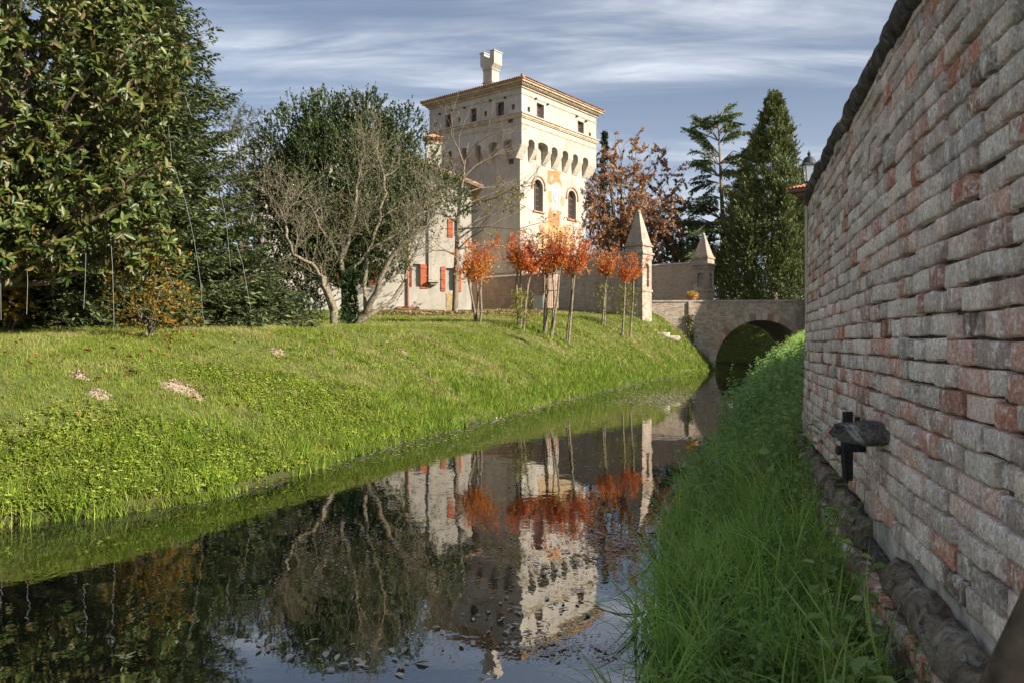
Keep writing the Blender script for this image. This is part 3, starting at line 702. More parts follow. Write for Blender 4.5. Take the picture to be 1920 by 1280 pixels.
# ------------------------------------------------------------------ gate pillars with obelisk tops
def pillar(loc, w, zt, label, base):
    """square brick pillar: shaft with arched niches, cornice, pyramid, ball"""
    p = empty('gate_pillar', (loc[0], loc[1], base), TA); tag(p, label, 'pillar', 'brick gate pillars beside the bridge')
    H = zt - base; h = w / 2; zs = H * .645; z1 = H * .31
    sh = MB().box(-h, h, -h, h, -.8, zs).build('shaft', M_BRICK, p)
    c = MB(); n0, n1 = z1 + .15, zs - .75; r = h * .42
    pr = arch_poly(-r, r, n0, n1 - r)
    c.prism(pr, 'y', -h - .2, -h + .14); c.prism(pr, 'x', -h - .2, -h + .14); cut(sh, c)
    b = MB()
    for z, e, t in ((z1 - .12, .05, .14), (zs - .5, .05, .26), (zs - .237, .12, .12), (zs - .115, .03, .2), (zs + .088, .0, .16), (zs + .251, .07, .1), (zs + .354, .0, .12)):
        b.box(-h - e, h + e, -h - e, h + e, z, z + t)
    b.build('cornice', M_BRICK, p)
    z = zs + .477; t = h * .93; u = h * .2
    MB().hexa([(-t, -t, z), (t, -t, z), (t, t, z), (-t, t, z)], [(-u, -u, H - .2), (u, -u, H - .2), (u, u, H - .2), (-u, u, H - .2)]).build('obelisk', M_BRICK_WALL, p)
    MB().lathe([(.0, H - .22), (u * .9, H - .198), (u * 1.15, H - .1), (u * .8, H), (0, H + .04)], 12).build('finial', M_STONE, p, True)
    return p
PA = (7.42, 46.9)
pillar(PA, 1.12, EYE + 247 * 46.6 / F, 'taller brick gate pillar with obelisk top at the near end of the bridge', 2.6)
PB = (13.6, 56.8)
pillar(PB, 1.08, EYE + 203 * 56.6 / F, 'smaller brick gate pillar with obelisk top on the far side of the bridge', 3.5)
# boundary walls, running the way the shaded side of the tower runs
u_ = Vector((-sa, ca, 0))
def awall(name, p, L, z0, z1, th, mat, label, z1b=None, gap=None, cap=True):
    """wall from p along u_ for L metres; local y = along"""
    o = empty(name, (p[0], p[1], z0), TA); tag(o, label, 'wall')
    H = z1 - z0; Hb = (z1b if z1b else z1) - z0
    def seg(a, b):
        ha = H + (Hb - H) * a / L; hb = H + (Hb - H) * b / L
        MB().hexa([(-th / 2, a, -1.2), (th / 2, a, -1.2), (th / 2, b, -1.2), (-th / 2, b, -1.2)], [(-th / 2, a, ha), (th / 2, a, ha), (th / 2, b, hb), (-th / 2, b, hb)]).build('brickwork', mat, o)
        if cap:
            e = .07; MB().hexa([(-th / 2 - e, a, ha + .003), (th / 2 + e, a, ha + .003), (th / 2 + e, b, hb + .003), (-th / 2 - e, b, hb + .003)], [(-th / 2 + .02, a, ha + .12), (th / 2 - .02, a, ha + .12), (th / 2 - .02, b, hb + .12), (-th / 2 + .02, b, hb + .12)]).build('coping', M_STONE, o)
    if gap: seg(0, gap[0]); seg(gap[1], L)
    else: seg(0, L)
    return o
wp = Vector((PA[0], PA[1], 0)) + u_ * .56
awall('boundary_wall', wp, 5.0, 2.6, EYE + 5.22, .42, M_BRICK_WALL, 'shaded tall brick wall between the iron gate and the taller pillar')
gp = wp + u_ * 5.0
awall('boundary_wall', gp + u_ * 1.25, 6.0, 3.2, EYE + 4.25, .42, M_BRICK_RED, 'lower reddish brick wall left of the iron gate under the tower')
def gate():
    g = empty('iron_gate', (gp[0], gp[1], gz(gp[0], gp[1]) - .05), TA); tag(g, 'black wrought iron bar gate in the brick wall below the tower', 'gate')
    m = MB(); H = 2.5
    for z in (.12, 1.25, 2.3): MB().box(-.02, .02, .05, 1.2, z, z + .05).build('rail', M_IRON, g)
    for i in range(8):
        y = .08 + i * .155; MB().tube([(0, y, .05), (0, y, H)], .013, 6).build('bar', M_IRON, g)
gate()
wb = Vector((PB[0], PB[1], 0)) + u_ * .54
awall('boundary_wall', wb, 11.0, 3.5, EYE + 5.55, .4, M_BRICK_WALL, 'brick wall behind the flower pot between the two pillars')
# electrical cabinet
cb = empty('utility_cabinet', (P(1013, 577, 49.6).x, 49.6, gz(P(1013, 577, 49.6).x, 49.6) - .03), TA); tag(cb, 'pale grey utility cabinet standing against the reddish wall', 'cabinet')
MB().box(-.2, .1, -.42, .42, .0, .98).build('body', M_GREY, cb); MB().box(-.23, -.203, -.38, .38, .12, .92).build('door', plain('pale_panel', (.42, .40, .36), .7, .1, 3), cb); MB().box(-.26, .13, -.46, .46, .983, 1.03).build('lid', M_GREY, cb)

# ------------------------------------------------------------------ bridge
BA = math.radians(-5); BL = (8.1, 49.3, 0)
br = empty('bridge', BL, BA); tag(br, 'old brick bridge with one round arch over the stream', 'bridge')
def bx_(px, py, v=0.0): q = ray_on(BL, BA, 'y', v, px, py); return q.x, q.z
bw = 10.2; zt = bx_(1300, 563)[1]; ac = bx_(1428, 600); az = ac[1]; acx = ac[0]; ar = acx - bx_(1341, 668)[0]
acz = .15
BT = 6.6
bb = MB().box(-.3, bw, 0, BT, -1.5, zt - 1.0).build('arch_wall', M_BRICK, br)
arch_in = [(acx + ar, -2.0), (acx + ar, acz)] + [(acx + ar * math.cos(math.pi * i / 28), acz + (az - acz) * math.sin(math.pi * i / 28)) for i in range(1, 28)] + [(acx - ar, acz), (acx - ar, -2.0)]
cut(bb, MB().prism(arch_in, 'y', -.5, BT + .5))
pp = MB(); pp.box(-.3, bw, .0, .36, zt - .999, zt - .1); pp.build('parapet', M_BRICK, br); MB().box(-.3, bw, BT - .36, BT, zt - .999, zt - .1).build('parapet', M_BRICK, br)
for k in range(13):
    for q0, q1 in ((-.06, .42), (BT - .42, BT + .06)): MB().box(-.3 + k * .81, -.3 + k * .81 + .8, q0, q1, zt - .098, zt + .004 * math.sin(k * 3)).build('coping_slab', M_STONE, br)
n = 26
MA_ = Mat('arch_ring_brick'); M_ARCHR = MA_.done(MA_.mix(MA_.rng(MA_.noise(MA_.pos(), 5, 6, .7), .35, .7, 0, .6), MA_.ramp(MA_.orand(), [(0, (.30, .14, .09)), (.3, (.46, .34, .25)), (.6, (.56, .47, .37)), (.8, (.24, .17, .13)), (1, (.50, .36, .27))]), (.20, .17, .13)), .92, .2)
for i in range(n):
    t0, t1 = math.pi * (i + .06) / n, math.pi * (i + .94) / n; r1 = 1 + .42 / ar; r1z = 1 + .42 / (az - acz)
    def ap_(t, k, kz): return (acx + ar * k * math.cos(t), acz + (az - acz) * kz * math.sin(t))
    MB().prism([ap_(t0, 1.0, 1.0), ap_(t0, r1, r1z), ap_(t1, r1, r1z), ap_(t1, 1.0, 1.0)], 'y', -.03, .02).build('voussoir', M_ARCHR, br)
iv = np.random.default_rng(77); a = bx_(1293, 600)[0]; n_ = 420; zz_ = bx_(1293, 650)[1] + (bx_(1293, 590)[1] - bx_(1293, 650)[1]) * iv.random(n_) ** 1.3
V, Fq = leaves4(np.column_stack([a + iv.normal(size=n_) * .13, -.1 - iv.random(n_) * .12, zz_]), nz(iv.normal(size=(n_, 3)) + [0, -.6, -.4]), nz(iv.normal(size=(n_, 3)) + [0, -1, 0]), .11, .09); tag(npobj('ivy', V, Fq, leaf_mat('bridge_ivy', [(.05, .08, .02), (.09, .12, .03), (.14, .13, .04)], .5, .2), br), kind='stuff')
a = bx_(1295, 600)[0]; MB().box(a - .14, a + .14, -.12, -.003, -.2, zt - .1).build('pilaster', M_BRICK, br)
# flower pots on the bridge
M_POT = plain('terracotta_pot', (.46, .18, .09), .85, .2, 8)
def pot(px, Yl, label, s=1.0):
    x, _ = bx_(px, 560, Yl)
    w = Vector((BL[0] + math.cos(BA) * x - math.sin(BA) * Yl, BL[1] + math.sin(BA) * x + math.cos(BA) * Yl, zt))
    o = empty('flower_pot', w); tag(o, label, 'flower pot', 'flower pots on the bridge parapets')
    MB().lathe([(.2 * s, .002), (.26 * s, .05), (.33 * s, .24 * s), (.37 * s, .25 * s), (.37 * s, .3 * s), (.3 * s, .3 * s)], 18).build('pot', M_POT, o, True)
    r = np.random.default_rng(int(px)); n = 420; d = nz(r.normal(size=(n, 3)) * [1, 1, .7] + [0, 0, .35]); pp_ = d * r.uniform(.5, 1, (n, 1)) * np.array([.38, .38, .27]) * s + [0, 0, .3 * s]
    V, Fq = leaves4(pp_, nz(d + r.normal(size=(n, 3)) * .6), nz(r.normal(size=(n, 3)) + [0, 0, 1]), .08, .06); tag(npobj('flowers', V, Fq, leaf_mat('yellow_flowers', [(.62, .36, .02), (.75, .50, .03), (.10, .14, .03), (.7, .42, .03)], .6, .2), o), kind='stuff')
pot(1297, .18, 'terracotta pot of yellow flowers on the near bridge parapet')
pot(1478, BT - .2, 'clump of yellow flowers at the far bridge parapet near the conifer', .8)

# ------------------------------------------------------------------ gatehouse whose roof corner shows over the near wall
GC = (16.42, 47.6); GE = EYE + 9.0; gh = empty('gatehouse', (GC[0], GC[1], 1.6), TA); tag(gh, 'building with tiled roof corner just showing over the near brick wall', 'house')
gzv = GE - 1.6
MB().box(.75, 9, -20, -.75, -1, gzv - .1).build('wall', M_PLASTER_H, gh)
MB().box(0, 9.6, -20.7, 0, gzv - .16, gzv).box(.35, 9.3, -20.4, -.35, gzv - .4, gzv - .163).build('eaves', plain('eave_wood', (.16, .10, .07), .85, .3, 6), gh)
MB().add([(0, -20.7, gzv + .003), (9.6, -20.7, gzv + .003), (9.6, 0, gzv + .003), (0, 0, gzv + .003), (4.8, -16, gzv + 1.9), (4.8, -4.8, gzv + 1.9)], [(3, 2, 1, 0), (0, 1, 4), (1, 2, 5, 4), (2, 3, 5), (3, 0, 4, 5)]).build('roof', M_TILE, gh)
fr = []; to = []
for i in range(100):
    y = -.1 - i * .205; t = min(1, -y / 4.8, (20.7 + y) / 4.7); fr.append((-.05, y, gzv + .03)); to.append((4.8 * t, y, gzv + .03 + 1.87 * t))
for i in range(46):
    x = .1 + i * .205; t = min(1, x / 4.8, (9.6 - x) / 4.8); fr.append((x, .05, gzv + .03)); to.append((x, -4.8 * t, gzv + .03 + 1.87 * t))
V, Fq = barrel_rows(fr, to); tag(npobj('roof_tiles', V, Fq, plain('bright_roof_tile', (.50, .20, .10), .9, .35, 5), gh, True), kind='stuff')
# lantern
lx, lyy = P(1517, 300, 24).x, 24.0; lb = gz(lx, lyy)
la = empty('street_lamp', (lx, lyy, lb)); tag(la, 'dark iron lantern peeping over the coping of the near wall', 'street lamp')
zl = EYE + 340 * 24 / F - lb
MB().tube([(0, 0, 0), (0, 0, zl - .72)], [.07, .04], 10).lathe([(.02, zl - .72), (.1, zl - .7), (.1, zl - .66)], 10).build('post', M_IRON, la)
m = MB(); b_, t_ = .095, .16
for sx in (-1, 1):
    for sy in (-1, 1): m.tube([(sx * b_, sy * b_, zl - .66), (sx * t_, sy * t_, zl - .16)], .012, 5)
m.box(-t_ - .03, t_ + .03, -t_ - .03, t_ + .03, zl - .17, zl - .13); m.box(-b_ - .02, b_ + .02, -b_ - .02, b_ + .02, zl - .68, zl - .655); m.build('frame', M_IRON, la)
MB().lathe([(.205, zl - .128), (.2, zl - .09), (.14, zl + .05), (.06, zl + .09), (.03, zl + .12), (.055, zl + .16), (.05, zl + .2), (.015, zl + .24), (.01, zl + .28)], 14).build('cap', M_IRON, la)
lg = Mat('lantern_glass'); lg.done((.55, .58, .6), .15, .5); lg.b.inputs['Transmission Weight'].default_value = .7
MB().hexa([(-b_, -b_, zl - .65), (b_, -b_, zl - .65), (b_, b_, zl - .65), (-b_, b_, zl - .65)], [(-t_ + .01, -t_ + .01, zl - .18), (t_ - .01, -t_ + .01, zl - .18), (t_ - .01, t_ - .01, zl - .18), (-t_ + .01, t_ - .01, zl - .18)]).build('pane', lg.m, la)
# ------------------------------------------------------------------ the old brick wall along the right bank
WPTS = [(.42, -1.6), (.72, -.4), (1.0, .9), (1.22, 1.9), (1.50, 3.05), (1.78, 4.06), (2.17, 5.52), (2.48, 6.65), (2.72, 7.35), (3.2, 8.2), (4.0, 9.0), (5.0, 10.2), (6.6, 12.3), (9, 16), (12, 21), (16, 28), (22, 38)]
def smooth_path(p, it=3):
    p = np.array(p, float)
    for _ in range(it):
        q = [p[0]]
        for a, b in zip(p[:-1], p[1:]): q += [a * .75 + b * .25, a * .25 + b * .75]
        p = np.array(q + [p[-1]])
    return p
WP = smooth_path(WPTS); WS = np.concatenate([[0], np.cumsum(np.hypot(*np.diff(WP, axis=0).T))])
def wp_at(s):
    x = np.interp(s, WS, WP[:, 0]); y = np.interp(s, WS, WP[:, 1]); e = .12
    tx = np.interp(s + e, WS, WP[:, 0]) - np.interp(s - e, WS, WP[:, 0]); ty = np.interp(s + e, WS, WP[:, 1]) - np.interp(s - e, WS, WP[:, 1])
    return x, y, math.atan2(ty, tx)
WTOP = EYE + 1.21; ROLL = EYE - .89                                  # underside of the coping, middle of the roll
def brick_mat(name, part):
    m = Mat(name); r = m.orand() if part else m.island(); v = m.pos()
    c = m.ramp(r, [(0, (.56, .22, .14)), (.09, (.64, .36, .27)), (.22, (.72, .52, .43)), (.38, (.70, .60, .52)), (.50, (.76, .62, .50)), (.62, (.60, .50, .44)), (.72, (.78, .68, .55)), (.82, (.74, .60, .52)), (.88, (.24, .18, .145)), (.94, (.56, .18, .09)), (1, (.52, .47, .45))])
    hv = m.n('ShaderNodeHueSaturation'); m.l(c, hv.inputs['Color']); m.l(m.rng(m.math('FRACT', m.math('MULTIPLY', r, 37.7)), 0, 1, .62, 1.38), hv.inputs['Value']); c = hv.outputs[0]
    big = m.noise(v, 1.3, 5, .6); mid = m.noise(v, 13, 9, .74, .9); fin = m.noise(v, 60, 8, .78); st = m.noise(m.pos((16, 16, 2.2)), 1.0, 6, .65)
    c = m.mix(m.rng(mid, .38, .62, 0, .6), c, (.66, .47, .37)); c = m.mix(m.rng(m.noise(m.pos((1,1,1),False,(.3,.2,.1)), 21, 8, .75, .8), .58, .70, 0, .6), c, (.38, .30, .245))
    lime = m.rng(m.math('ADD', m.math('MULTIPLY', mid, .45), m.math('ADD', m.math('MULTIPLY', st, .3), m.math('MULTIPLY', fin, .35))), .55, .63, 0, .88)
    c = m.mix(m.math('MULTIPLY', lime, m.rng(big, .3, .65, .45, 1)), c, (.92, .87, .78))
    sp = m.n('ShaderNodeSeparateXYZ'); m.l(v, sp.inputs[0])
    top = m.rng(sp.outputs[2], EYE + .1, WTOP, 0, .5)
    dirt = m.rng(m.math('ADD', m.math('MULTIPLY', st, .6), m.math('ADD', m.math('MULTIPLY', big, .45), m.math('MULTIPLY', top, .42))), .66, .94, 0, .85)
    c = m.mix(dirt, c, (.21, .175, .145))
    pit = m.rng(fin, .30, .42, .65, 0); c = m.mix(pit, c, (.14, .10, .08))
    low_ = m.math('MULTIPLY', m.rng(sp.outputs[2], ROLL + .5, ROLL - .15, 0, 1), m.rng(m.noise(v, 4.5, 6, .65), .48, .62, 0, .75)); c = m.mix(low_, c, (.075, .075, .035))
    h2 = m.n('ShaderNodeHueSaturation'); m.l(c, h2.inputs['Color']); m.l(m.math('MULTIPLY', m.rng(fin, .34, .66, .62, 1.32), m.math('MULTIPLY', m.rng(mid, .3, .7, .8, 1.2), m.rng(m.noise(v, 150, 4, .7), .3, .7, .72, 1.28))), h2.inputs['Value']); c = h2.outputs[0]
    m.bump(m.math('ADD', m.math('MULTIPLY', mid, 1.4), m.math('ADD', m.math('MULTIPLY', fin, .8), m.math('MULTIPLY', st, .6))), .5, .009)
    return m.done(c, .95, .15)
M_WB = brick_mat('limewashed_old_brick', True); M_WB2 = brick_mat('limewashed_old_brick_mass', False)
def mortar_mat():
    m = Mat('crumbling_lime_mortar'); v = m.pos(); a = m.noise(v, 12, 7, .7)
    c = m.ramp(a, [(.3, (.05, .042, .035)), (.54, (.12, .105, .09)), (.72, (.55, .51, .46))]); m.bump(m.noise(v, 40, 6, .7), .9, .015); return m.done(c, .97, .1)  # dark ramp stops paint the deep joint shadow into the mortar colour
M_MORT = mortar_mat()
def moss_stone(name, base, light):
    m = Mat(name); v = m.pos(); a = m.noise(v, 4, 8, .7, .6); b = m.noise(v, 17, 7, .7, .4); f = m.noise(v, 60, 4)
    c = m.ramp(b, [(.32, tuple(x * .35 for x in base)), (.5, base), (.72, tuple(x * 1.7 for x in base))])
    c = m.mix(m.rng(a, .54, .62, 0, .9), c, light)
    c = m.mix(m.rng(m.noise(v, 3.0, 6, .7), .56, .7, 0, .6), c, (.05, .055, .02))
    m.bump(m.math('ADD', b, m.math('MULTIPLY', f, .6)), 1.0, .05); return m.done(c, .95, .15)
M_COP = moss_stone('dark_coping', (.16, .135, .115), (.42, .38, .34)); M_ROLL = moss_stone('lichened_roll_stone', (.34, .27, .20), (.66, .62, .55)); M_BRK = moss_stone('blackened_stone', (.20, .185, .16), (.7, .7, .66))
wall = empty('garden_wall', (WP[0][0], WP[0][1], 0)); wall.location = (1.2, 1.9, .3)
tag(wall, 'tall weathered brick wall curving along the right bank of the stream', 'wall')
WO = Vector(wall.location)
# brick variants: rounded, chipped front, shallow sides
def brick_mesh(w, h, seed, depth=.07):
    r = np.random.default_rng(seed); nx_, nz_ = (5, 4) if w > .16 else (4, 4)
    xs_ = np.concatenate([[-w / 2], np.linspace(-w / 2 + .006, w / 2 - .006, nx_ - 2), [w / 2]]); zs_ = np.array([-h / 2, -h / 2 + .006, h / 2 - .006, h / 2])
    # front grid with pulled in corners
    V = []
    for j, z in enumerate(zs_):
        for i, x in enumerate(xs_):
            edge = (i in (0, nx_ - 1)) or (j in (0, nz_ - 1)); corner = (i in (0, nx_ - 1)) and (j in (0, nz_ - 1))
            y = (-.0028 if edge else 0) + r.normal() * .0011 - (.006 * r.random() if corner else 0)
            V.append((x * (1 - .02 * r.random()) + r.normal() * .0022, y, z + r.normal() * .0026))
    n = nx_ * nz_
    for k, (i, j) in enumerate([(i, 0) for i in range(nx_)] + [(nx_ - 1, j) for j in range(1, nz_)] + [(i, nz_ - 1) for i in range(nx_ - 2, -1, -1)] + [(0, j) for j in range(nz_ - 2, 0, -1)]):
        x, y, z = V[j * nx_ + i]; V.append((x * 1.015, -depth, z * 1.015))
    rim = [0 * nx_ + i for i in range(nx_)] + [j * nx_ + nx_ - 1 for j in range(1, nz_)] + [(nz_ - 1) * nx_ + i for i in range(nx_ - 2, -1, -1)] + [j * nx_ for j in range(nz_ - 2, 0, -1)]
    Fq = [(j * nx_ + i + 1, j * nx_ + i, (j + 1) * nx_ + i, (j + 1) * nx_ + i + 1) for j in range(nz_ - 1) for i in range(nx_ - 1)]
    m = len(rim)
    Fq += [(rim[k], rim[(k + 1) % m], n + (k + 1) % m, n + k) for k in range(m)]
    return np.array(V), np.array(Fq)
VAR = {}
for kind, w in (('long', .242), ('mid', .19), ('head', .116)):
    VAR[kind] = []
    for k in range(7):
        V, Fq = brick_mesh(w, .0655, 100 + k + len(VAR) * 20); VAR[kind].append((V, Fq, npmesh('brick', V, Fq, M_WB)))
WID = {'long': .242, 'mid': .19, 'head': .116}
lst = []; CH = .0775; r = np.random.default_rng(21)
rows = np.arange(-1, 60)
z = EYE - 1.62; 
s_end = WS[np.searchsorted(WP[:, 1], 9.3)]
BRK_S = WS[np.argmin(np.abs(WP[:, 1] - 3.32))]                     # where the bracket sits
while z < WTOP - .02:
    plinth = z + CH < ROLL + .02
    if abs(z + CH / 2 - ROLL) < .085: z += CH; continue
    s = .3 + r.uniform(0, .2)
    while s < s_end:
        k = r.choice(['long', 'head', 'mid'], p=[.38, .42, .20]); w = WID[k]
        sc = s + w / 2; x, y, th = wp_at(sc)
        off = (.05 if plinth else 0) + .026 * (WTOP - z) * min(1, max(0, (sc - 3) / 3)) + r.normal() * .0035 + (-.008 if r.random() < .08 else 0)
        wav = .008 * math.sin(sc * 1.1 + z * 1.2)
        lst.append((sc, x, y, th, z + CH / 2 + wav + r.normal() * .0025, off, k, r.integers(0, 7), r.normal() * .007, r.normal() * .010))
        s += w + .007 + r.uniform(0, .006)
    z += CH
def persp_area(b):
    sc, x, y, th, zz, off, k = b[:7]
    if y < .5: return 0
    px = 960 + F * x / y; py = 640 - F * (zz - EYE) / y
    if px > 1935 or py < -15 or py > 1295: return 0
    nx_, ny_ = -math.sin(th), math.cos(th); d2 = x * x + y * y; cosv = abs(-(x * nx_ + y * ny_)) / math.sqrt(d2)
    return WID[k] * .07 * cosv / y ** 2
order = sorted(range(len(lst)), key=lambda i: -persp_area(lst[i])); big = set(order[:300])
mv = []; mf = []; o_ = 0
for i, (sc, x, y, th, zz, off, k, vi, ry, rz) in enumerate(lst):
    V, Fq, me = VAR[k][vi]; X = x - math.sin(th) * off; Y = y + math.cos(th) * off
    if i in big:
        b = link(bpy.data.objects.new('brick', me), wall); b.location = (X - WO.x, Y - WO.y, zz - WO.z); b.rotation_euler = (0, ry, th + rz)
    else:
        c_, s_ = math.cos(th + rz), math.sin(th + rz); vx = V[:, 0] + V[:, 2] * ry; vz = V[:, 2] - V[:, 0] * ry
        mv.append(np.stack([X - WO.x + c_ * vx - s_ * V[:, 1], Y - WO.y + s_ * vx + c_ * V[:, 1], zz - WO.z + vz], 1)); mf.append(Fq + o_); o_ += len(V)
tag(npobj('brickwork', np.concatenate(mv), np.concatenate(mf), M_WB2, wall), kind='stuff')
# mortar core (a little behind the brick faces), plinth and the far run of the wall
ss = np.arange(0, WS[-1], .1); C = np.array([wp_at(s) for s in ss])
def strip(o0, o1, za, zb, name, mat, s0=0, s1=1e9, parent=wall):
    k = (ss >= s0) & (ss <= s1); c_ = C[k]; n = len(c_); nx_, ny_ = -np.sin(c_[:, 2]), np.cos(c_[:, 2]); V = []
    for oo, zz in ((o0, za), (o0, zb), (o1, zb), (o1, za)):
        V.append(np.stack([c_[:, 0] + nx_ * oo - WO.x, c_[:, 1] + ny_ * oo - WO.y, np.full(n, zz - WO.z)], 1))
    V = np.stack(V, 1).reshape(-1, 3); i = np.arange(n - 1)[:, None] * 4
    Fq = np.concatenate([i + np.array([[a, (a + 1) % 4, 4 + (a + 1) % 4, 4 + a]]) for a in range(4)], 0)
    return npobj(name, V, np.concatenate([Fq, [[0, 3, 2, 1], [(n - 1) * 4, (n - 1) * 4 + 1, (n - 1) * 4 + 2, (n - 1) * 4 + 3]]]), mat, parent)
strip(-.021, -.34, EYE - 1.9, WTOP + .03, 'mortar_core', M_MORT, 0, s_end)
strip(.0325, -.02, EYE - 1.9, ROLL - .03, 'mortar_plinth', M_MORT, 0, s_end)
strip(-.004, -.1, ROLL - .1, ROLL + .125, 'mortar_bed', plain('pale_lime_bed', (.42, .38, .32), .95, .5, 9, .6), 0, s_end)
strip(0, -.34, EYE - 2.2, WTOP + .03, 'far_run', M_BRICK_WALL, s_end - .15)
# rounded coping units and roll moulding stones
def sweep(s0, s1, prof, seed, name, mat, n=4, jit=.004, gapn=.006):
    """profile of (outward, z) swept along the wall between s0 and s1"""
    r = np.random.default_rng(seed); V = []; k = len(prof); dz = r.normal() * jit * 1.6; do = r.normal() * jit * 1.6
    sl2 = np.linspace(s0 + gapn, s1 - gapn, n)
    for a, s in enumerate(sl2):
        x, y, th = wp_at(s); e = .93 if a in (0, n - 1) else 1.0
        co = np.mean(prof, 0)
        for (o, zz) in prof:
            o2 = co[0] + (o - co[0]) * e + do + r.normal() * jit; z2 = co[1] + (zz - co[1]) * e + dz + r.normal() * jit
            V.append((x - math.sin(th) * o2 - WO.x, y + math.cos(th) * o2 - WO.y, z2 - WO.z))
    Fq = [(i * k + j, i * k + (j + 1) % k, (i + 1) * k + (j + 1) % k, (i + 1) * k + j) for i in range(n - 1) for j in range(k)]
    Fq += [tuple(range(k))[::-1], tuple(range((n - 1) * k, n * k))]
    me = bpy.data.meshes.new(name); me.from_pydata(V, [], Fq); me.materials.append(mat); me.polygons.foreach_set('use_smooth', [len(f) == 4 for f in Fq]); me.update()
    return link(bpy.data.objects.new(name, me), wall)
cprof = [(.055 * math.cos(t) - .012, WTOP + .055 + .062 * math.sin(t)) for t in np.linspace(-1.5, 1.75, 9)] + [(-.3, WTOP + .13), (-.38, WTOP + .06), (-.33, WTOP - .005)]
s = .3; i = 0
while s < s_end + 3: w = .27 + .03 * math.sin(i * 7.7); sweep(s, s + w, cprof, i, 'coping_stone', M_COP, 3, .003, .004); s += w; i += 1
rprof = [(.045 + .068 * math.cos(t), ROLL + .076 * math.sin(t)) for t in np.linspace(-2.2, 2.2, 11)] + [(-.03, ROLL + .072), (-.03, ROLL - .06)]
s = .3; i = 0
while s < s_end - .2:
    w = .26 + .14 * abs(math.sin(i * 2.3)); b = abs(s + w / 2 - BRK_S) < .32
    if not b: sweep(s, s + w, rprof, 50 + i, 'moulding_stone', M_ROLL, 6, .009)
    s += w; i += 1
# stone bracket with an iron strap and the half round stone under it
def lump(name, c, size, mat, parent, seed, sub=3, jit=.12, taper=None, rot=0):
    bm = bmesh.new(); bmesh.ops.create_cube(bm, size=2); bmesh.ops.subdivide_edges(bm, edges=bm.edges, cuts=5, use_grid_fill=True)
    r = np.random.default_rng(seed); f = r.uniform(2, 5, (4, 3)); ph = r.uniform(0, 6, 4)
    for v in bm.verts:
        q = np.array(v.co); n = q / (np.linalg.norm(q) + 1e-6); q = q * .72 + n * .36 * 1.0
        d = sum(math.sin(f[i] @ q + ph[i]) for i in range(4)) / 4 * jit + r.normal() * jit * .18; q = q * (1 + d)
        if taper: q = taper(q)
        v.co = Vector(q) * Vector(size) if False else Vector((q[0] * size[0], q[1] * size[1], q[2] * size[2]))
    me = bpy.data.meshes.new(name); bm.to_mesh(me); bm.free(); me.materials.append(mat); me.polygons.foreach_set('use_smooth', [True] * len(me.polygons)); me.update()
    o = link(bpy.data.objects.new(name, me), parent); o.location = c; o.rotation_euler = (0, 0, rot); return o
x, y, th = wp_at(BRK_S); zb = EYE - .385
lump('stone_bracket', (x - math.sin(th) * .10 - WO.x, y + math.cos(th) * .10 - WO.y, zb - WO.z), (.085, .115, .045), M_BRK, wall, 5, jit=.2, taper=lambda q: q * np.array([1 - .2 * max(0, q[1]), 1, 1 - .35 * max(0, q[1])]), rot=th)
x, y, th = wp_at(BRK_S + .12)
lump('half_round_stone', (x + math.sin(th) * .015 - WO.x, y - math.cos(th) * .015 - WO.y, zb - .22 - WO.z), (.055, .06, .17), M_WB, wall, 8, jit=.07, rot=th)
x, y, th = wp_at(BRK_S + .34); px_, py_ = x - math.sin(th) * .12, y + math.cos(th) * .12
m = MB(); cx, cy = px_ - WO.x, py_ - WO.y; z0 = zb - WO.z
m.box(cx - .022, cx + .022, cy - .008, cy + .008, z0 - .26, z0 + .06); m.box(cx + .035, cx + .055, cy - .008, cy + .008, z0 - .06, z0 + .035); m.box(cx - .024, cx + .10, cy + .01, cy + .022, z0 - .13, z0 - .08)
m.tube([(cx - .05, cy, z0 - .12), (cx - .02, cy, z0 - .12)], .022, 8); m.tube([(cx - .012, cy - .012, z0 - .27), (cx - .03, cy - .012, z0 - .1)], .012, 6)
m.build('iron_strap', M_IRON, wall)
# leaning weathered slab in the very corner
sb = empty('leaning_slab', (.702, 1.15, .45)); tag(sb, 'blurred brown weathered slab leaning in the near right corner', 'slab')
lump('slab', (.0, .0, .55), (.08, .05, .62), plain('brown_weathered_slab', (.15, .105, .065), .95, .75, 9, .8), sb, 12, jit=.05).rotation_euler = (0, math.radians(24), 0)
# ------------------------------------------------------------------ trees
M_BARK = plain('grey_brown_bark', (.17, .135, .10), .95, .45, 9, .6)
M_BARK_PALE = plain('pale_lichened_bark', (.185, .155, .105), .95, .75, 16, .6)
M_BARK_DARK = plain('dark_bark', (.085, .065, .05), .95, .4, 9, .5)
def tree_root(name, x, y, label, cat='tree', dz=-.05):
    return tag(empty(name, (x, y, gz(x, y) + dz)), label, cat)
def rel(o, V): return np.asarray(V, float) - np.array(o.location)
def shell_points(centres, radii, n, r, inner=.55, squash=1.0):
    """points spread in the outer part of a set of balls, with outward directions; those deep inside another ball are dropped"""
    centres = np.asarray(centres, float); radii = np.asarray(radii, float); w = radii ** 2 / np.sum(radii ** 2)
    k = r.choice(len(centres), n, p=w); d = nz(r.normal(size=(n, 3))); rr = r.uniform(inner ** 3, 1, n) ** (1 / 3)
    p = centres[k] + d * (radii[k] * rr)[:, None] * np.array([1, 1, squash])
    keep = np.ones(n, bool)
    for c, q in zip(centres, radii): keep &= ~(np.linalg.norm((p - c) / np.array([1, 1, squash]), axis=1) < q * .5)
    return p[keep], d[keep]

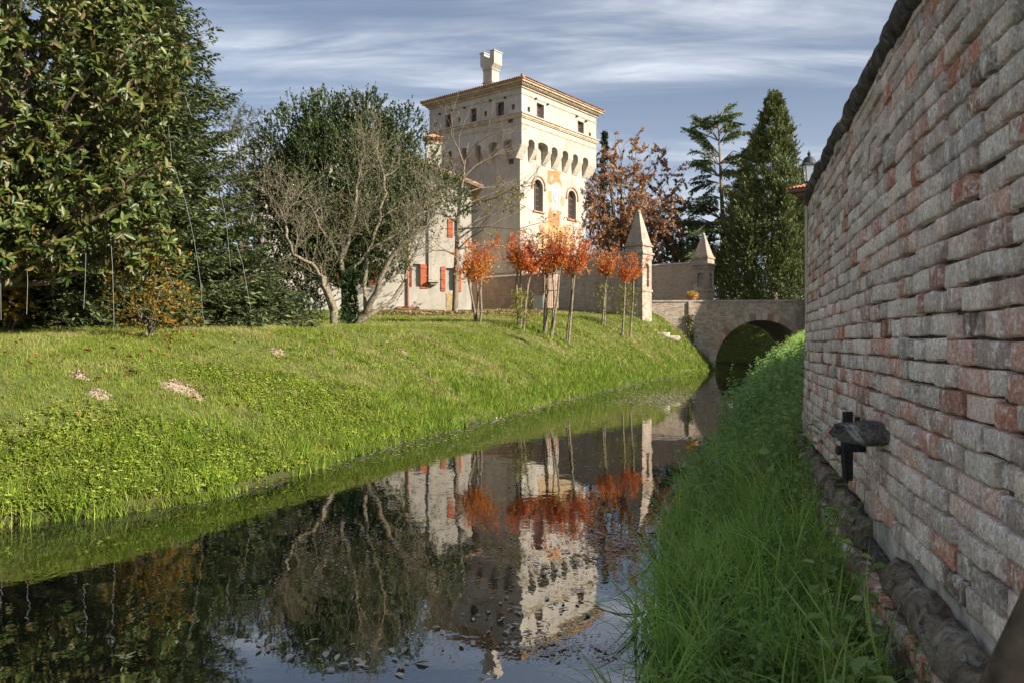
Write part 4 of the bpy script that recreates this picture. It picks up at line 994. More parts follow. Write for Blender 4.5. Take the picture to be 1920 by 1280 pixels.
# --- big leaved magnolia (left edge)
def magnolia():
    r = np.random.default_rng(31)
    t = tree_root('magnolia_tree', -9.9, 14.6, 'large evergreen magnolia with big glossy leaves at the left edge', 'tree')
    M = leaf_mat('glossy_magnolia_leaf', [(.025, .048, .008), (.04, .072, .012), (.06, .095, .016), (.10, .13, .025), (.14, .155, .035), (.15, .09, .03)], .42, .18, .45, back=(.075, .07, .022), patch=.3)
    c0 = np.array([-10.6, 14.4, 6.7]); cs = []; rs = []
    D = fib_dirs(90, r)
    for d in D:
        rad = r.uniform(.75, 1.2); e = np.array([3.7, 3.4, 4.6]) * r.uniform(.8, 1.0)
        q = c0 + d * e
        if q[2] < 3.5: q[2] = 3.5 + r.uniform(-.25, .4)
        cs.append(q); rs.append(rad)
    for q in ((-6.5, 13.6, 6.1), (-6.3, 13.5, 4.5), (-6.6, 13.2, 3.9), (-6.4, 13.9, 3.4), (-7.4, 13.2, 3.4), (-8.4, 13.0, 3.3)): cs.append(np.array(q)); rs.append(.7)
    p, d = shell_points(cs, rs, 13000, r, .5)
    k = (p[:, 1] < 16.2) & (p[:, 2] > 2.7); p, d = p[k], d[k]
    n = 9; a = nz(d * .8 + np.array([0, 0, .55]) + r.normal(size=d.shape) * .25)
    base = np.repeat(p[:, None], n, 1).reshape(-1, 3); ax = np.repeat(a[:, None], n, 1).reshape(-1, 3)
    pr = perp(ax, r); sp = r.uniform(.55, 1.45, len(ax))[:, None]
    dirs = nz(ax * np.cos(sp) + pr * np.sin(sp)); up = nz(ax + np.array([.25, -.35, .2]) + r.normal(size=ax.shape) * .2)
    L = r.uniform(.09, .20, len(ax)); pos = base + ax * r.uniform(-.09, .03, (len(ax), 1))
    V, Fq = leaves6(pos, dirs, up, L, L * .40)
    npobj('crown', rel(t, V), Fq, M, t)
    paths = []; tips = []
    grow((-9.9, 14.7, 1.7), (0, 0, 1), 3.0, .24, 0, 0, r, paths, tips, segs=6, wig=.03)
    for q, rad in zip(cs, rs):
        b = np.array([-9.9, 14.7, 2.5 + .5 * max(0, q[2] - 3)]); mid = (b + q) / 2 + np.array([0, 0, -.3]); paths.append(([b, mid, q, q + nz(q - b) * rad * .6], [.09, .05, .025, .008]))
    V, Fq = tubes(paths, 5); npobj('trunk', rel(t, V), Fq, M_BARK, t, True)
magnolia()

# --- spruces: whorls of drooping boughs built of short needle twigs
def spruce_mesh(H, R, seed, whorl=.34, dense=1.0, z0=.25, droop=.34):
    r = np.random.default_rng(seed); B = []; D = []; N_ = []; S = []; paths = [([np.zeros(3), np.array([0, 0, H * .5]), np.array([0, 0, H])], [.22, .14, .02])]
    z = z0
    while z < H - .3:
        f = 1 - z / H; Lm = R * min(1, f ** .8 * 1.08) + .12; nb = int(9 + 4 * f)
        a0 = r.uniform(0, 6.28)
        for k in range(nb):
            L = Lm * r.uniform(.72, 1.1); az = a0 + k * 6.283 / nb + r.normal() * .12; hd = np.array([math.cos(az), math.sin(az), 0]); sd = np.array([-hd[1], hd[0], 0])
            zz = z + r.uniform(-.12, .12); t = np.linspace(0, 1, 7); dr = droop * r.uniform(.6, 1.3) * L
            rise = -dr * t + dr * .75 * t ** 3 + .10 * L * t
            pts = hd[None] * (L * t)[:, None] + np.array([0, 0, zz]) + np.array([0, 0, 1]) * rise[:, None]
            paths.append((pts[::2], np.linspace(.035, .006, 4) * (L / R + .3)))
            nl = max(7, int(L / .042 * dense)); tt = np.sort(r.uniform(.12, 1, nl))
            for q in tt:
                j = min(5, int(q * 6)); base = pts[j] + (pts[j + 1] - pts[j]) * (q * 6 - j)
                for sg in (-1, 1):
                    l = (.42 * L * (1 - q) ** .8 + .10) * r.uniform(.6, 1.1)
                    dd = hd * .62 + sd * sg * .75 + np.array([0, 0, r.uniform(-.35, .05)]); dd /= np.linalg.norm(dd)
                    m = max(1, int(l / .115)); e = (np.arange(m) + r.uniform(.2, 1, m)) * .105
                    B.append(base + dd * e[:, None] - np.array([0, 0, .10]) * (e ** 1.5)[:, None]); D.append(np.repeat(dd[None], m, 0)); S.append(np.full(m, sg))
        z += whorl * r.uniform(.8, 1.15) * (1 if z < H * .6 else .8)
    B = np.concatenate(B); D = np.concatenate(D); n = len(B)
    dirs = nz(D + r.normal(size=D.shape) * .35 + np.array([0, 0, .02])); up = nz(r.normal(size=D.shape) * .55 + np.array([0, 0, 1]))
    L = r.uniform(.13, .20, n); V, Fq = leaves4(B, dirs, up, L, L * .32, .12); print('spruce twigs', n)
    return (V, Fq), tubes(paths, 4)
M_SPR = leaf_mat('spruce_needles', [(.05, .075, .03), (.085, .115, .045), (.12, .15, .055), (.17, .185, .07)], .6, .15, .25, patch=.3)
t = tree_root('spruce_tree', -9.6, 20.0, 'tall dense spruce with sweeping boughs behind the glossy leaved tree', 'tree')
(f1, f2) = spruce_mesh(13.0, 3.75, 41, .30)
npobj('crown', f1[0], f1[1], M_SPR, t); npobj('trunk', f2[0], f2[1], M_BARK_DARK, t)
ch_ = list(t.children)
t2 = tree_root('spruce_tree', -13.6, 19.0, 'second spruce whose low boughs spread at the far left edge', 'tree'); t2.rotation_euler = (0, 0, 2.1)
for c_ in ch_:
    k = c_.copy(); COL.objects.link(k); k.parent = t2
# young spruce boughs low on the right of the tall one
(f1, f2) = spruce_mesh(2.6, 1.5, 44, .26, 1.1, .1)
for (x, y, s, lb) in ((-7.2, 21.2, 1.0, 'low young spruce at the right foot of the tall spruce'), (-11.6, 17.0, .85, 'low juniper green bush of boughs at the left lawn edge'), (-9.6, 17.2, .7, 'small spreading conifer bush at the foot of the tall spruce')):
    t = tree_root('conifer_bush', x, y, lb, 'bush'); t.scale = (s * 1.25, s * 1.25, s)
    if s == 1.0: a_ = npmesh('crown', f1[0], f1[1], M_SPR); b_ = npmesh('trunk', f2[0], f2[1], M_BARK_DARK)
    link(bpy.data.objects.new('crown', a_), t); link(bpy.data.objects.new('trunk', b_), t)

# --- generic broadleaf crown made of twigs
def twig_crown(root, centres, radii, ntw, nleaf, twl, L, Wd, mat, r, up=.8, inner=.6, cond=None, name='crown', out=.7, spread=.9, squash=1.0):
    p, d = shell_points(centres, radii, ntw, r, inner, squash)
    if cond is not None: k = cond(p); p, d = p[k], d[k]
    ax = nz(d * out + np.array([0, 0, up]) + r.normal(size=d.shape) * .35)
    V, Fq = sprays(p, ax, twl * r.uniform(.6, 1.3, len(p)), nleaf, L, Wd, spread, .25, r)
    npobj(name, rel(root, V), Fq, mat, root); return p, ax
def limbs(root, base, centres, r, rad=.16, n=5, mat=None, frac=.35, name='trunk'):
    paths = []; b = np.array(base, float); top = np.mean(centres, 0)
    for q in centres:
        m0 = b + (top - b) * r.uniform(.15, frac + .2); m0[:2] += r.normal(size=2) * .1; m1 = (m0 + q) / 2 + r.normal(size=3) * .2
        paths.append(([b + r.normal(size=3) * np.array([.06, .06, 0]), m0, m1, np.array(q)], [rad, rad * .6, rad * .3, .012]))
    V, Fq = tubes(paths, n); return npobj(name, rel(root, V), Fq, mat or M_BARK, root, True)

# big dark evergreen in front of the house
def laurel():
    r = np.random.default_rng(51); Y = 35.0; c0 = P(648, 365, Y); t = tree_root('laurel_tree', c0.x, Y + .3, 'broad dark evergreen tree in front of the farmhouse gable', 'tree')
    M = leaf_mat('dark_evergreen_leaf', [(.026, .044, .014), (.042, .065, .02), (.065, .09, .026), (.115, .13, .038)], .4, .16, .4, patch=.35)
    cs = []; rs = []
    for d in fib_dirs(75, r):
        e = np.array([3.0, 2.6, 3.5]) * r.uniform(.82, 1.02); cs.append(np.array(c0) + d * e + np.array([0, 0, -.25])); rs.append(r.uniform(.7, 1.05))
    for px, py, q in ((510, 300, 1.0), (535, 255, .9), (500, 360, 1.0), (790, 300, .8), (800, 350, .9), (560, 225, .8), (760, 245, .8), (690, 215, .8), (610, 205, .7), (500, 420, 1.1), (520, 470, 1.1), (495, 520, 1.0), (540, 545, 1.0), (570, 490, 1.2), (580, 430, 1.2), (510, 575, .7), (575, 575, .7), (840, 365, .8), (860, 395, .6)):
        cs.append(np.array(P(px, py, Y - .5 + r.uniform(-.6, .8)))); rs.append(q)
    twig_crown(t, cs, rs, 14500, 13, .5, .135, .062, M, r, .9, .4)
    limbs(t, (c0.x, Y + .3, t.location.z), cs[:40], r, .2)
laurel()

# bare multi stemmed tree with lichened grey branches
def bare_tree():
    r = np.random.default_rng(61); Y = 25.0; b = P(645, 612, Y); t = tree_root('bare_tree', b.x, Y, 'bare multi stemmed tree with pale lichened twigs on the lawn', 'tree', -.03)
    paths = []; tips = []
    def W3(px, py, dy=0): return np.array(P(px, py, Y + dy))
    stems = [([(632, 616, 0), (622, 585, -.1), (612, 545, -.2), (604, 520, -.2)], .19, .13), ([(626, 590, -.1), (616, 560, -.5), (603, 520, -.7), (585, 494, -.9), (552, 478, -1.1), (541, 452, -1.2), (536, 425, -1.2)], .085, .05),
             ([(655, 612, .1), (652, 580, .2), (646, 530, .3), (640, 490, .4), (652, 455, .5), (664, 400, .4), (668, 350, .4)], .13, .05), ([(664, 612, 0), (684, 585, -.2), (706, 548, -.5), (716, 515, -.6), (742, 470, -.8), (765, 450, -.9), (800, 425, -1)], .15, .05),
             ([(672, 606, .1), (706, 583, .3), (735, 560, .5), (757, 530, .6), (765, 500, .6), (780, 470, .7)], .10, .04), ([(684, 580, -.2), (684, 540, 0), (688, 500, .2), (684, 480, .4), (700, 455, .5), (712, 410, .6), (722, 360, .7), (720, 330, .7)], .085, .04),
             ([(646, 530, .3), (668, 500, .9), (690, 470, 1.2), (745, 440, 1.5), (790, 400, 1.6)], .06, .03), ([(640, 490, .4), (620, 455, .7), (600, 425, .8), (590, 400, .9)], .06, .03)]
    def up_(p, d, n, L, lv):
        for _ in range(n):
            dd = nz((np.array(d) * .5 + r.normal(size=3) * .5 + np.array([0, 0, .45]))[None])[0]
            grow(p, dd, L * r.uniform(.7, 1.2), .018, 0, lv, r, paths, tips, (2, 4), (.35, .95), (.6, .85), .10, 3, .24, .55, .0036)
    for pts, r0, r1 in stems:
        q = [W3(*p) for p in pts]
        fine = []
        for i in range(len(q) - 1):
            for k in range(3): fine.append(q[i] + (q[i + 1] - q[i]) * k / 3 + r.normal(size=3) * .025)
        fine.append(q[-1]); paths.append((fine, np.linspace(r0, r1, len(fine))))
        d = nz((q[-1] - q[-2])[None])[0]; up_(q[-1], d, 3, .95, 3)
        for i in range(len(q) // 2, len(q)): up_(q[i], d, 2 if len(q) > 4 else 1, .75, 3)
    V, Fq = tubes([(a_, np.asarray(b_) * (.82 if max(b_) > .03 else 1)) for a_, b_ in paths], 5); npobj('branches', rel(t, V), Fq, M_BARK_PALE, t)
    # few tiny buds / lichen tufts on the twigs
    tp = np.array([x[0] for x in tips]); td = np.array([x[1] for x in tips]); V, Fq = sprays(tp, nz(td), .16, 5, .06, .03, .8, .2, r)
    npobj('buds', rel(t, V), Fq, leaf_mat('dull_olive_bud', [(.15, .15, .06), (.11, .12, .045), (.20, .19, .085)], .7, .2), t)
    # ivy climbing the middle stem
    n = 1500; s = r.uniform(0, 1, n); a = np.array(W3(656, 605)); bq = np.array(W3(655, 505, .3)); p = a + (bq - a) * s[:, None]; ww = .30 * (1 - s * .5)
    d = nz(r.normal(size=(n, 3)) * [1, 1, .3]); p = p + d * (ww * r.uniform(.4, 1, n))[:, None]
    V, Fq = leaves4(p, nz(d + np.array([0, 0, -.5])), nz(d + r.normal(size=(n, 3)) * .4), .085, .075)
    npobj('ivy', rel(t, V), Fq, leaf_mat('ivy_leaf', [(.02, .05, .015), (.035, .075, .02), (.05, .10, .03)], .35, .15), t)
    return t
bare_tree()

# thin tree with a few yellow green leaves beside the house corner
def thin_tree():
    r = np.random.default_rng(71); Y = 44.0; b = P(853, 582, Y); t = tree_root('thin_tree', b.x, Y, 'slender tree with sparse yellow green leaves beside the farmhouse corner', 'tree')
    paths = []; tips = []; q = [np.array(P(px, py, Y)) for px, py in ((853, 584), (856, 500), (858, 420), (866, 350), (872, 300), (878, 268))]
    paths.append((q, [.17, .15, .11, .08, .05, .02]))
    for px0, py0, px1, py1, dy in ((857, 470, 905, 432, -.5), (858, 440, 925, 400, .3), (860, 400, 930, 372, -.8), (864, 365, 940, 350, .6), (859, 420, 815, 400, .2), (862, 380, 820, 345, -.4), (868, 335, 912, 300, .2), (870, 310, 850, 262, 0), (864, 360, 838, 300, .5), (858, 450, 960, 385, .1), (872, 300, 905, 262, -.3), (857, 480, 812, 470, -.3), (858, 430, 970, 430, -.4), (857, 468, 935, 462, .5), (862, 390, 985, 345, .2)):
        a = np.array(P(px0, py0, Y)); e = np.array(P(px1, py1, Y + dy * 2)); m = (a + e) / 2 + np.array([0, 0, .15]); paths.append(([a, m, e], [.06, .04, .02])); d = nz((e - a)[None])[0]
        for s0 in (m, e, e):
            grow(s0, nz((d + r.normal(size=3) * .3 + [0, 0, .2])[None])[0], 1.15, .022, 0, 2, r, paths, tips, (2, 3), (.3, .8), (.6, .9), .02, 3, .16, .6, .009)
    V, Fq = tubes(paths, 4); npobj('branches', rel(t, V), Fq, M_BARK, t)
    tp = np.array([x[0] for x in tips if x[0][2] < 10.3]); td = np.array([x[1] for x in tips if x[0][2] < 10.3])
    k = r.random(len(tp)) < .85; V, Fq = sprays(tp[k] - td[k] * .5, nz(td[k] + r.normal(size=(k.sum(), 3)) * .3), .8, 9, .15, .115, 1.0, -.1, r)
    npobj('leaves', rel(t, V), Fq, leaf_mat('yellow_green_leaf', [(.10, .12, .02), (.17, .17, .03), (.25, .21, .035), (.30, .22, .04), (.08, .10, .02)], .5, .35), t)
thin_tree()

# small red and orange crape myrtles
M_MYR = None
def myrtle_mat():
    m = Mat('red_orange_autumn_leaf'); r = m.island(); tc = m.n('ShaderNodeTexCoord').outputs['Object']; sp = m.n('ShaderNodeSeparateXYZ'); m.l(tc, sp.inputs[0])
    k = m.math('ADD', m.math('MULTIPLY', r, .75), m.rng(sp.outputs[2], 1.2, 3.6, .35, -.1))
    k = m.math('ADD', m.math('ADD', k, m.rng(m.orand(), 0, 1, -.12, .14)), m.rng(m.noise(m.pos(), 1.6, 2), .3, .7, -.2, .2))
    c = m.ramp(k, [(0, (.26, .06, .03)), (.2, (.52, .09, .035)), (.45, (.66, .18, .045)), (.68, (.70, .29, .05)), (.9, (.64, .40, .07)), (1, (.34, .28, .07))])
    m.done(c, .5, .3); t = m.n('ShaderNodeBsdfTranslucent'); m.l(c, t.inputs[0]); mx = m.n('ShaderNodeMixShader'); mx.inputs[0].default_value = .35
    m.l(m.b.outputs[0], mx.inputs[1]); m.l(t.outputs[0], mx.inputs[2]); m.l(mx.outputs[0], m.out.inputs[0]); return m.m
M_MYR = myrtle_mat()
M_SHOOT = leaf_mat('yellow_green_shoot', [(.22, .20, .04), (.30, .26, .05), (.14, .17, .04)], .5, .3)
def myrtle(stems, Y, top, w, crown_lo, label, seed, dens=1.0, low=False):
    r = np.random.default_rng(seed); px0 = np.mean([s[0][0] for s in stems]); py0 = max(s[0][1] for s in stems); b = P(px0, py0, Y)
    t = tag(empty('crape_myrtle', (b.x, Y, gz(b.x, Y) - .03)), label, 'tree', 'red leaved small trees on the lawn')
    paths = []; sh = []
    sc = Y / F
    for st in stems:
        q = [np.array(P(px, py, Y + r.normal() * .12)) for px, py in st]; q[0][2] = gz(q[0][0], Y) - .05
        paths.append((q, np.linspace(.055, .035, len(q)) * (1 if Y < 36 else 1.1)))
        e = q[-1]; d0 = nz((q[-1] - q[-2])[None])[0]
        for _ in range(12):
            d = nz((d0 * .4 + r.normal(size=3) * np.array([.62, .62, .1]) + np.array([0, 0, .72]))[None])[0]; H = (EYE + (640 - top) * sc - e[2]) * r.uniform(.35, 1.22)
            pts = [e, e + d * H * .35, e + d * H * .35 + np.array([d[0] * .78 + r.normal() * .1, d[1] * .78 + r.normal() * .1, 1]) * H * .62]; paths.append((pts, [.02, .012, .005])); sh.append(pts)
    V, Fq = tubes(paths, 5); npobj('stem', rel(t, V), Fq, M_BARK_PALE, t)
    pos = []; ax = []
    for pts in sh:
        n = int(24 * dens); s = r.beta(1.25, 1.25, n); a = np.where(s[:, None] < .4, pts[0] + (pts[1] - pts[0]) * (s / .4)[:, None], pts[1] + (pts[2] - pts[1]) * ((s - .4) / .6)[:, None])
        wd = w * sc * .17 * (1 - .72 * s); a = a + r.normal(size=(n, 3)) * np.array([1, 1, .5]) * wd[:, None]
        pos.append(a); ax.append(np.repeat(nz((pts[2] - pts[1])[None]), n, 0))
    pos = np.concatenate(pos); ax = np.concatenate(ax); ax = nz(ax + r.normal(size=ax.shape) * .5)
    V, Fq = sprays(pos, ax, .20, 5, .085, .048, 1.0, .1, r); npobj('crown', rel(t, V), Fq, M_MYR, t)
    if low:
        n = 130; st = stems[0]; pos = np.array([np.array(P(st[0][0] + r.normal() * 9, st[0][1] - r.uniform(8, 62), Y + r.normal() * .2)) for _ in range(n)])
        V, Fq = sprays(pos, nz(r.normal(size=(n, 3)) * .5 + [0, 0, .8]), .2, 5, .085, .045, .9, .1, r); tag(npobj('shoots', rel(t, V), Fq, M_SHOOT, t), kind='stuff')
myrtle([[(892, 614), (889, 580), (882, 545), (878, 525)], [(899, 614), (903, 585), (901, 545), (903, 520)], [(893, 612), (896, 575), (895, 530)]], 32, 440, 74, 525, 'leftmost red crape myrtle on forked pale stems before the farmhouse corner', 201, 1.25)
myrtle([[(973, 613), (970, 570), (968, 530), (972, 500)], [(976, 613), (977, 560), (976, 510)]], 32.4, 440, 56, 510, 'red crape myrtle on close dark twin stems left of the utility cabinet', 202, 1.2, True)
myrtle([[(981, 614), (986, 570), (990, 535), (995, 515)]], 31.6, 468, 44, 520, 'low orange crape myrtle with one leaning stem left of the utility cabinet', 203, 1.5, True)
myrtle([[(1019, 610), (1022, 570), (1025, 530), (1024, 505)], [(1022, 608), (1026, 575), (1028, 520)]], 32.2, 436, 50, 510, 'red crape myrtle on twin pale stems before the utility cabinet', 204, 1.2)
myrtle([[(1033, 610), (1040, 560), (1036, 515)], [(1034, 608), (1046, 550), (1050, 500)]], 32, 432, 54, 510, 'red crape myrtle with forked stem before the iron gate', 205, 1.2)
myrtle([[(1062, 608), (1071, 560), (1074, 520)], [(1066, 606), (1074, 550), (1078, 510)]], 32.6, 428, 62, 515, 'rightmost red crape myrtle of the front row right of the iron gate', 206, 1.3)
myrtle([[(1129, 597), (1133, 560), (1136, 520)], [(1133, 597), (1135, 560), (1137, 520)]], 40, 462, 40, 522, 'single orange crape myrtle against the shaded brick wall', 207, 1.1, True)
myrtle([[(1167, 600), (1171, 560), (1172, 528)]], 40, 478, 34, 528, 'orange crape myrtle with leafy yellow foot beside the taller pillar', 208, 1.3, True)
myrtle([[(1181, 598), (1187, 560), (1188, 525)]], 40.6, 478, 30, 528, 'reddish crape myrtle nearest to the taller gate pillar', 209, 1.2, True)

# brown autumn tree behind the boundary wall
def brown_tree():
    r = np.random.default_rng(81); Y = 66.0; b = P(1165, 560, Y); t = tree_root('brown_tree', b.x, Y, 'wide autumn tree with hanging brown leaves behind the boundary wall', 'tree')
    paths = []; tips = []; base = np.array([b.x, Y, t.location.z])
    paths.append(([base, base + [0, 0, 3.5]], [.4, .32]))
    for px, py, dy in ((1118, 345, 0), (1140, 320, 1), (1165, 300, 0), (1190, 318, -1), (1215, 325, 1), (1240, 355, 0), (1258, 385, 1), (1265, 430, 0), (1112, 400, -1), (1130, 420, -1.5), (1225, 440, -1.5), (1180, 380, -2), (1150, 370, -2), (1210, 390, -2), (1190, 440, -2), (1240, 410, -1), (1160, 440, -2.2), (1108, 450, -1), (1255, 470, 0)):
        e = np.array(P(px, py, Y + dy * 1.3)); a = base + [0, 0, r.uniform(2.5, 4.5)]; m = a + (e - a) * .5 + [0, 0, .5]; paths.append(([a, m, e], [.16, .09, .035])); d = nz((e - a)[None])[0]
        for s0, n in ((a + (m - a) * .7, 1), (m, 2), (m + (e - m) * .5, 2), (e, 2)):
            for _ in range(n): grow(s0, nz((d * .7 + r.normal(size=3) * .45 + [0, 0, .25])[None])[0], 1.25, .03, 0, 2, r, paths, tips, (2, 3), (.3, .8), (.6, .85), .08, 3, .15, .6, .012)
    V, Fq = tubes(paths, 4); npobj('branches', rel(t, V), Fq, M_BARK, t)
    tp = np.array([x[0] for x in tips]); td = np.array([x[1] for x in tips]); k = (tp[:, 2] > 5.5); tp, td = tp[k], td[k]
    V, Fq = sprays(tp - td * .4, nz(td * .3 + r.normal(size=tp.shape) * .4 + [0, 0, -.35]), .95, 42, .26, .11, .9, -.5, r)
    npobj('leaves', rel(t, V), Fq, leaf_mat('brown_hanging_leaf', [(.22, .105, .055), (.32, .165, .085), (.40, .22, .115), (.46, .29, .16), (.26, .14, .07)], .7, .25), t)
brown_tree()

# conifers on the right
def cedar():
    r = np.random.default_rng(91); Y = 66.0; b = P(1352, 560, Y); t = tree_root('cedar_tree', b.x, Y, 'tall open cedar with layered drooping branches beyond the bridge', 'tree'); base = np.array(t.location)
    top = np.array(P(1346, 205, Y)); B = []; D = []; paths = []; H = top[2] - base[2]
    ax = [base, base + (top - base) * .5 + [.3, 0, 0], top]; paths.append((ax, [.32, .2, .03]))
    specs = [(1310, 235, 255), (1385, 232, 240), (1298, 255, 280), (1400, 250, 262), (1322, 222, 232), (1372, 215, 222), (1300, 285, 300), (1300, 310, 322), (1402, 290, 300), (1390, 330, 320), (1296, 345, 335), (1312, 372, 362), (1395, 372, 352), (1330, 395, 385), (1268, 392, 400), (1275, 420, 415), (1400, 420, 400), (1300, 440, 425), (1290, 470, 440), (1385, 455, 430), (1320, 480, 455), (1395, 490, 470), (1276, 500, 470), (1310, 515, 490), (1345, 430, 420), (1365, 500, 470)]
    for i, (px, py, pb) in enumerate(specs):
        for rep in range(4):
            if rep and i < 4 and rep > 2: continue
            e = np.array(P(px + (r.normal() * 16 if rep else 0), py + (r.normal() * 13 if rep else 0), Y + r.normal() * 2.4)); f = np.clip((EYE + (640 - pb) * Y / F - .4 - base[2]) / H, .1, .98); a = base + (top - base) * f
            m = (a + e) / 2 + np.array([0, 0, r.uniform(.1, .8)]); pts = np.array([a, m, e]); paths.append((pts, [.06, .035, .012]))
            L = np.linalg.norm(e - a); n = int(L * 20); s = r.uniform(.22, 1.02, n); q = (1 - s)[:, None] ** 2 * a + 2 * (s * (1 - s))[:, None] * m + (s ** 2)[:, None] * e
            hd = nz((e - a)[None])[0]; sd = np.cross(hd, [0, 0, 1]); sg = r.choice([-1, 1], n); l = r.uniform(.25, 1.0, n) * (1.15 - .6 * s)
            dd = nz(hd * .6 + sd * sg[:, None] * r.uniform(.2, .9, (n, 1)) + np.array([0, 0, -.35]) * r.uniform(.2, 1.5, (n, 1)))
            B.append(q); D.append(dd * l[:, None])
    B = np.concatenate(B); D = np.concatenate(D); V, Fq = sprays(B, nz(D), np.linalg.norm(D, axis=1), 11, .2, .075, .75, -.1, r)
    npobj('crown', rel(t, V), Fq, leaf_mat('cedar_needles', [(.08, .12, .05), (.12, .165, .065), (.18, .225, .085)], .6, .15, .25), t)
    V, Fq = tubes(paths, 5); npobj('trunk', rel(t, V), Fq, M_BARK, t)
cedar()
def cypress(name, px, Y, top, half, label, seed, ntw, cols, base_py=560, leaders=9, bottom_in=.9, tw=.75):
    """broad conifer: upright feathery sprays on a cone with several spiky leaders"""
    r = np.random.default_rng(seed); b = P(px, base_py, Y); t = tree_root(name, b.x, Y, label, 'tree'); z0 = t.location.z; H = EYE + (640 - top) * Y / F - z0; R = half * Y / F
    tp = []; td = []; paths = [([np.array([b.x, Y, z0]), np.array([b.x, Y, z0 + H * .95])], [.35, .03])]
    def cone(cx, cy, zb, h, rad, n, f=.85):
        u = r.random(n) ** .8; ph = r.uniform(0, 6.283, n); prof = (1 - u) ** f * np.minimum(1, .45 + u * 3.2) * rad * (1 + .16 * np.sin(3 * ph + 9 * u) + .12 * np.sin(7 * ph - 14 * u)); k = np.sqrt(r.uniform(.35, 1, n))
        p = np.stack([cx + np.cos(ph) * prof * k, cy + np.sin(ph) * prof * k, zb + h * u], 1); d = np.stack([np.cos(ph) * .7, np.sin(ph) * .7, np.full(n, .9)], 1); tp.append(p); td.append(nz(d + r.normal(size=p.shape) * .3))
    cone(b.x, Y, z0 + .3, H, R, ntw // 16); p0 = np.repeat(tp.pop(), 16, 0); d0 = np.repeat(td.pop(), 16, 0); g = np.abs(r.normal(size=(len(p0), 1))); tf = np.clip(1.15 - (p0[:, 2:] - z0) / H, .12, 1); tp.append(p0 + d0 * (g - .3) * R * .16 * tf + r.normal(size=p0.shape) * R * .062 * tf); td.append(nz(d0 + r.normal(size=p0.shape) * .28))
    for i in range(leaders):
        ph = r.uniform(0, 6.28); k = r.uniform(.42, .92); zz = H * (1 - k) * .82; cone(b.x + math.cos(ph) * R * k * .95, Y + math.sin(ph) * R * k * .95, z0 + zz * .82, H * r.uniform(.16, .28), R * .17, int(ntw * .035), .9)
    cone(b.x, Y, z0 + H * .74, H * .27, R * .13, 260, .8)
    p = np.concatenate(tp); d = np.concatenate(td)
    tw = tw * np.clip(1.35 - (p[:, 2] - z0) / H, .4, 1)
    V, Fq = sprays(p, d, tw * r.uniform(.6, 1.2, len(p)), 9, .24, .085, .65, .25, r)
    npobj('crown', rel(t, V), Fq, leaf_mat(name + '_foliage', cols, .6, .12, .25, patch=.45), t); V, Fq = tubes(paths, 6); npobj('trunk', rel(t, V), Fq, M_BARK, t)
cypress('conifer_tree', 1450, 62, 188, 110, 'broad dense conifer with pointed top right of the open cedar', 95, 9500, [(.06, .09, .034), (.11, .14, .048), (.165, .19, .065), (.24, .25, .09)], leaders=16, tw=1.0)
cypress('conifer_tree', 1400, 72, 290, 60, 'darker conifer half hidden between the cedar and the broad conifer', 96, 3500, [(.018, .032, .012), (.03, .05, .018), (.05, .07, .022)])
cypress('cypress_tree', 1133, 80, 256, 16, 'narrow dark cypress tip rising behind the brown autumn tree', 97, 1500, [(.018, .032, .012), (.03, .05, .018), (.05, .07, .022)], leaders=1)
# brownish open pine beyond the spruce
def pine():
    r = np.random.default_rng(99); Y = 48.0; b = P(455, 560, Y); t = tree_root('pine_tree', b.x, Y, 'olive brown open tree between the spruce and the farmhouse', 'tree'); base = np.array(t.location); cs = []; rs = []
    for px, py, q in ((440, 210, .8), (462, 235, .8), (485, 225, .55), (480, 260, .8), (450, 270, 1.0), (492, 285, .7), (470, 300, 1.0), (445, 320, 1.0), (480, 335, .8), (430, 240, .8), (460, 360, 1.0), (440, 400, 1.2), (430, 350, 1.1), (465, 410, .7), (470, 380, .8)): cs.append(np.array(P(px, py, Y + r.normal() * .8))); rs.append(q * .8)
    twig_crown(t, cs, rs, 1500, 10, .45, .15, .05, leaf_mat('olive_brown_foliage', [(.045, .05, .018), (.075, .075, .025), (.12, .10, .035)], .6, .2), r, .5, .3); limbs(t, base, cs, r, .2, mat=M_BARK_DARK)
pine()
# shrubs
def shrub(name, spots, Y, label, seed, n, leaf, cols, tw=.35, trans=.3, up=.6, inner=.3, depthj=.5, nl=9):
    r = np.random.default_rng(seed); cs = [np.array(P(px, py, Y + r.normal() * depthj)) for px, py, q in spots]; rs = [q for *_, q in spots]; c = np.mean(cs, 0); t = tree_root(name, c[0], c[1], label, 'bush')
    twig_crown(t, cs, rs, n, nl, tw, leaf, leaf * .55, leaf_mat(name + '_leaf', cols, .5, trans), r, up, inner); limbs(t, t.location, cs, r, .016)
shrub('autumn_shrub', [(235, 500, .35), (270, 520, .45), (300, 545, .45), (255, 560, .4), (285, 590, .35), (320, 560, .3), (340, 590, .3), (230, 535, .3), (310, 505, .3), (265, 598, .3)], 14.4, 'yellow and orange leaved shrub in front of the spruce', 111, 330, .08, [(.34, .17, .025), (.40, .24, .035), (.28, .12, .025), (.22, .19, .04), (.14, .15, .03), (.10, .12, .03)], .3, .4, .2)
shrub('autumn_shrub', [(15, 565, .25), (35, 575, .2), (10, 545, .2)], 15.5, 'small yellow leaved bush at the far left edge under the big tree', 112, 120, .08, [(.48, .34, .03), (.40, .24, .03), (.20, .18, .04)], .25, .4, .2)
shrub('green_shrub', [(1240, 470, 1.4), (1275, 450, 1.6), (1300, 480, 1.4), (1255, 500, 1.4), (1290, 510, 1.5), (1330, 500, 1.5)], 70, 'dark green bushes behind the brick wall between the pillars', 113, 1300, .28, [(.025, .05, .015), (.04, .075, .02), (.07, .11, .03), (.2, .12, .08)], .7, .2)
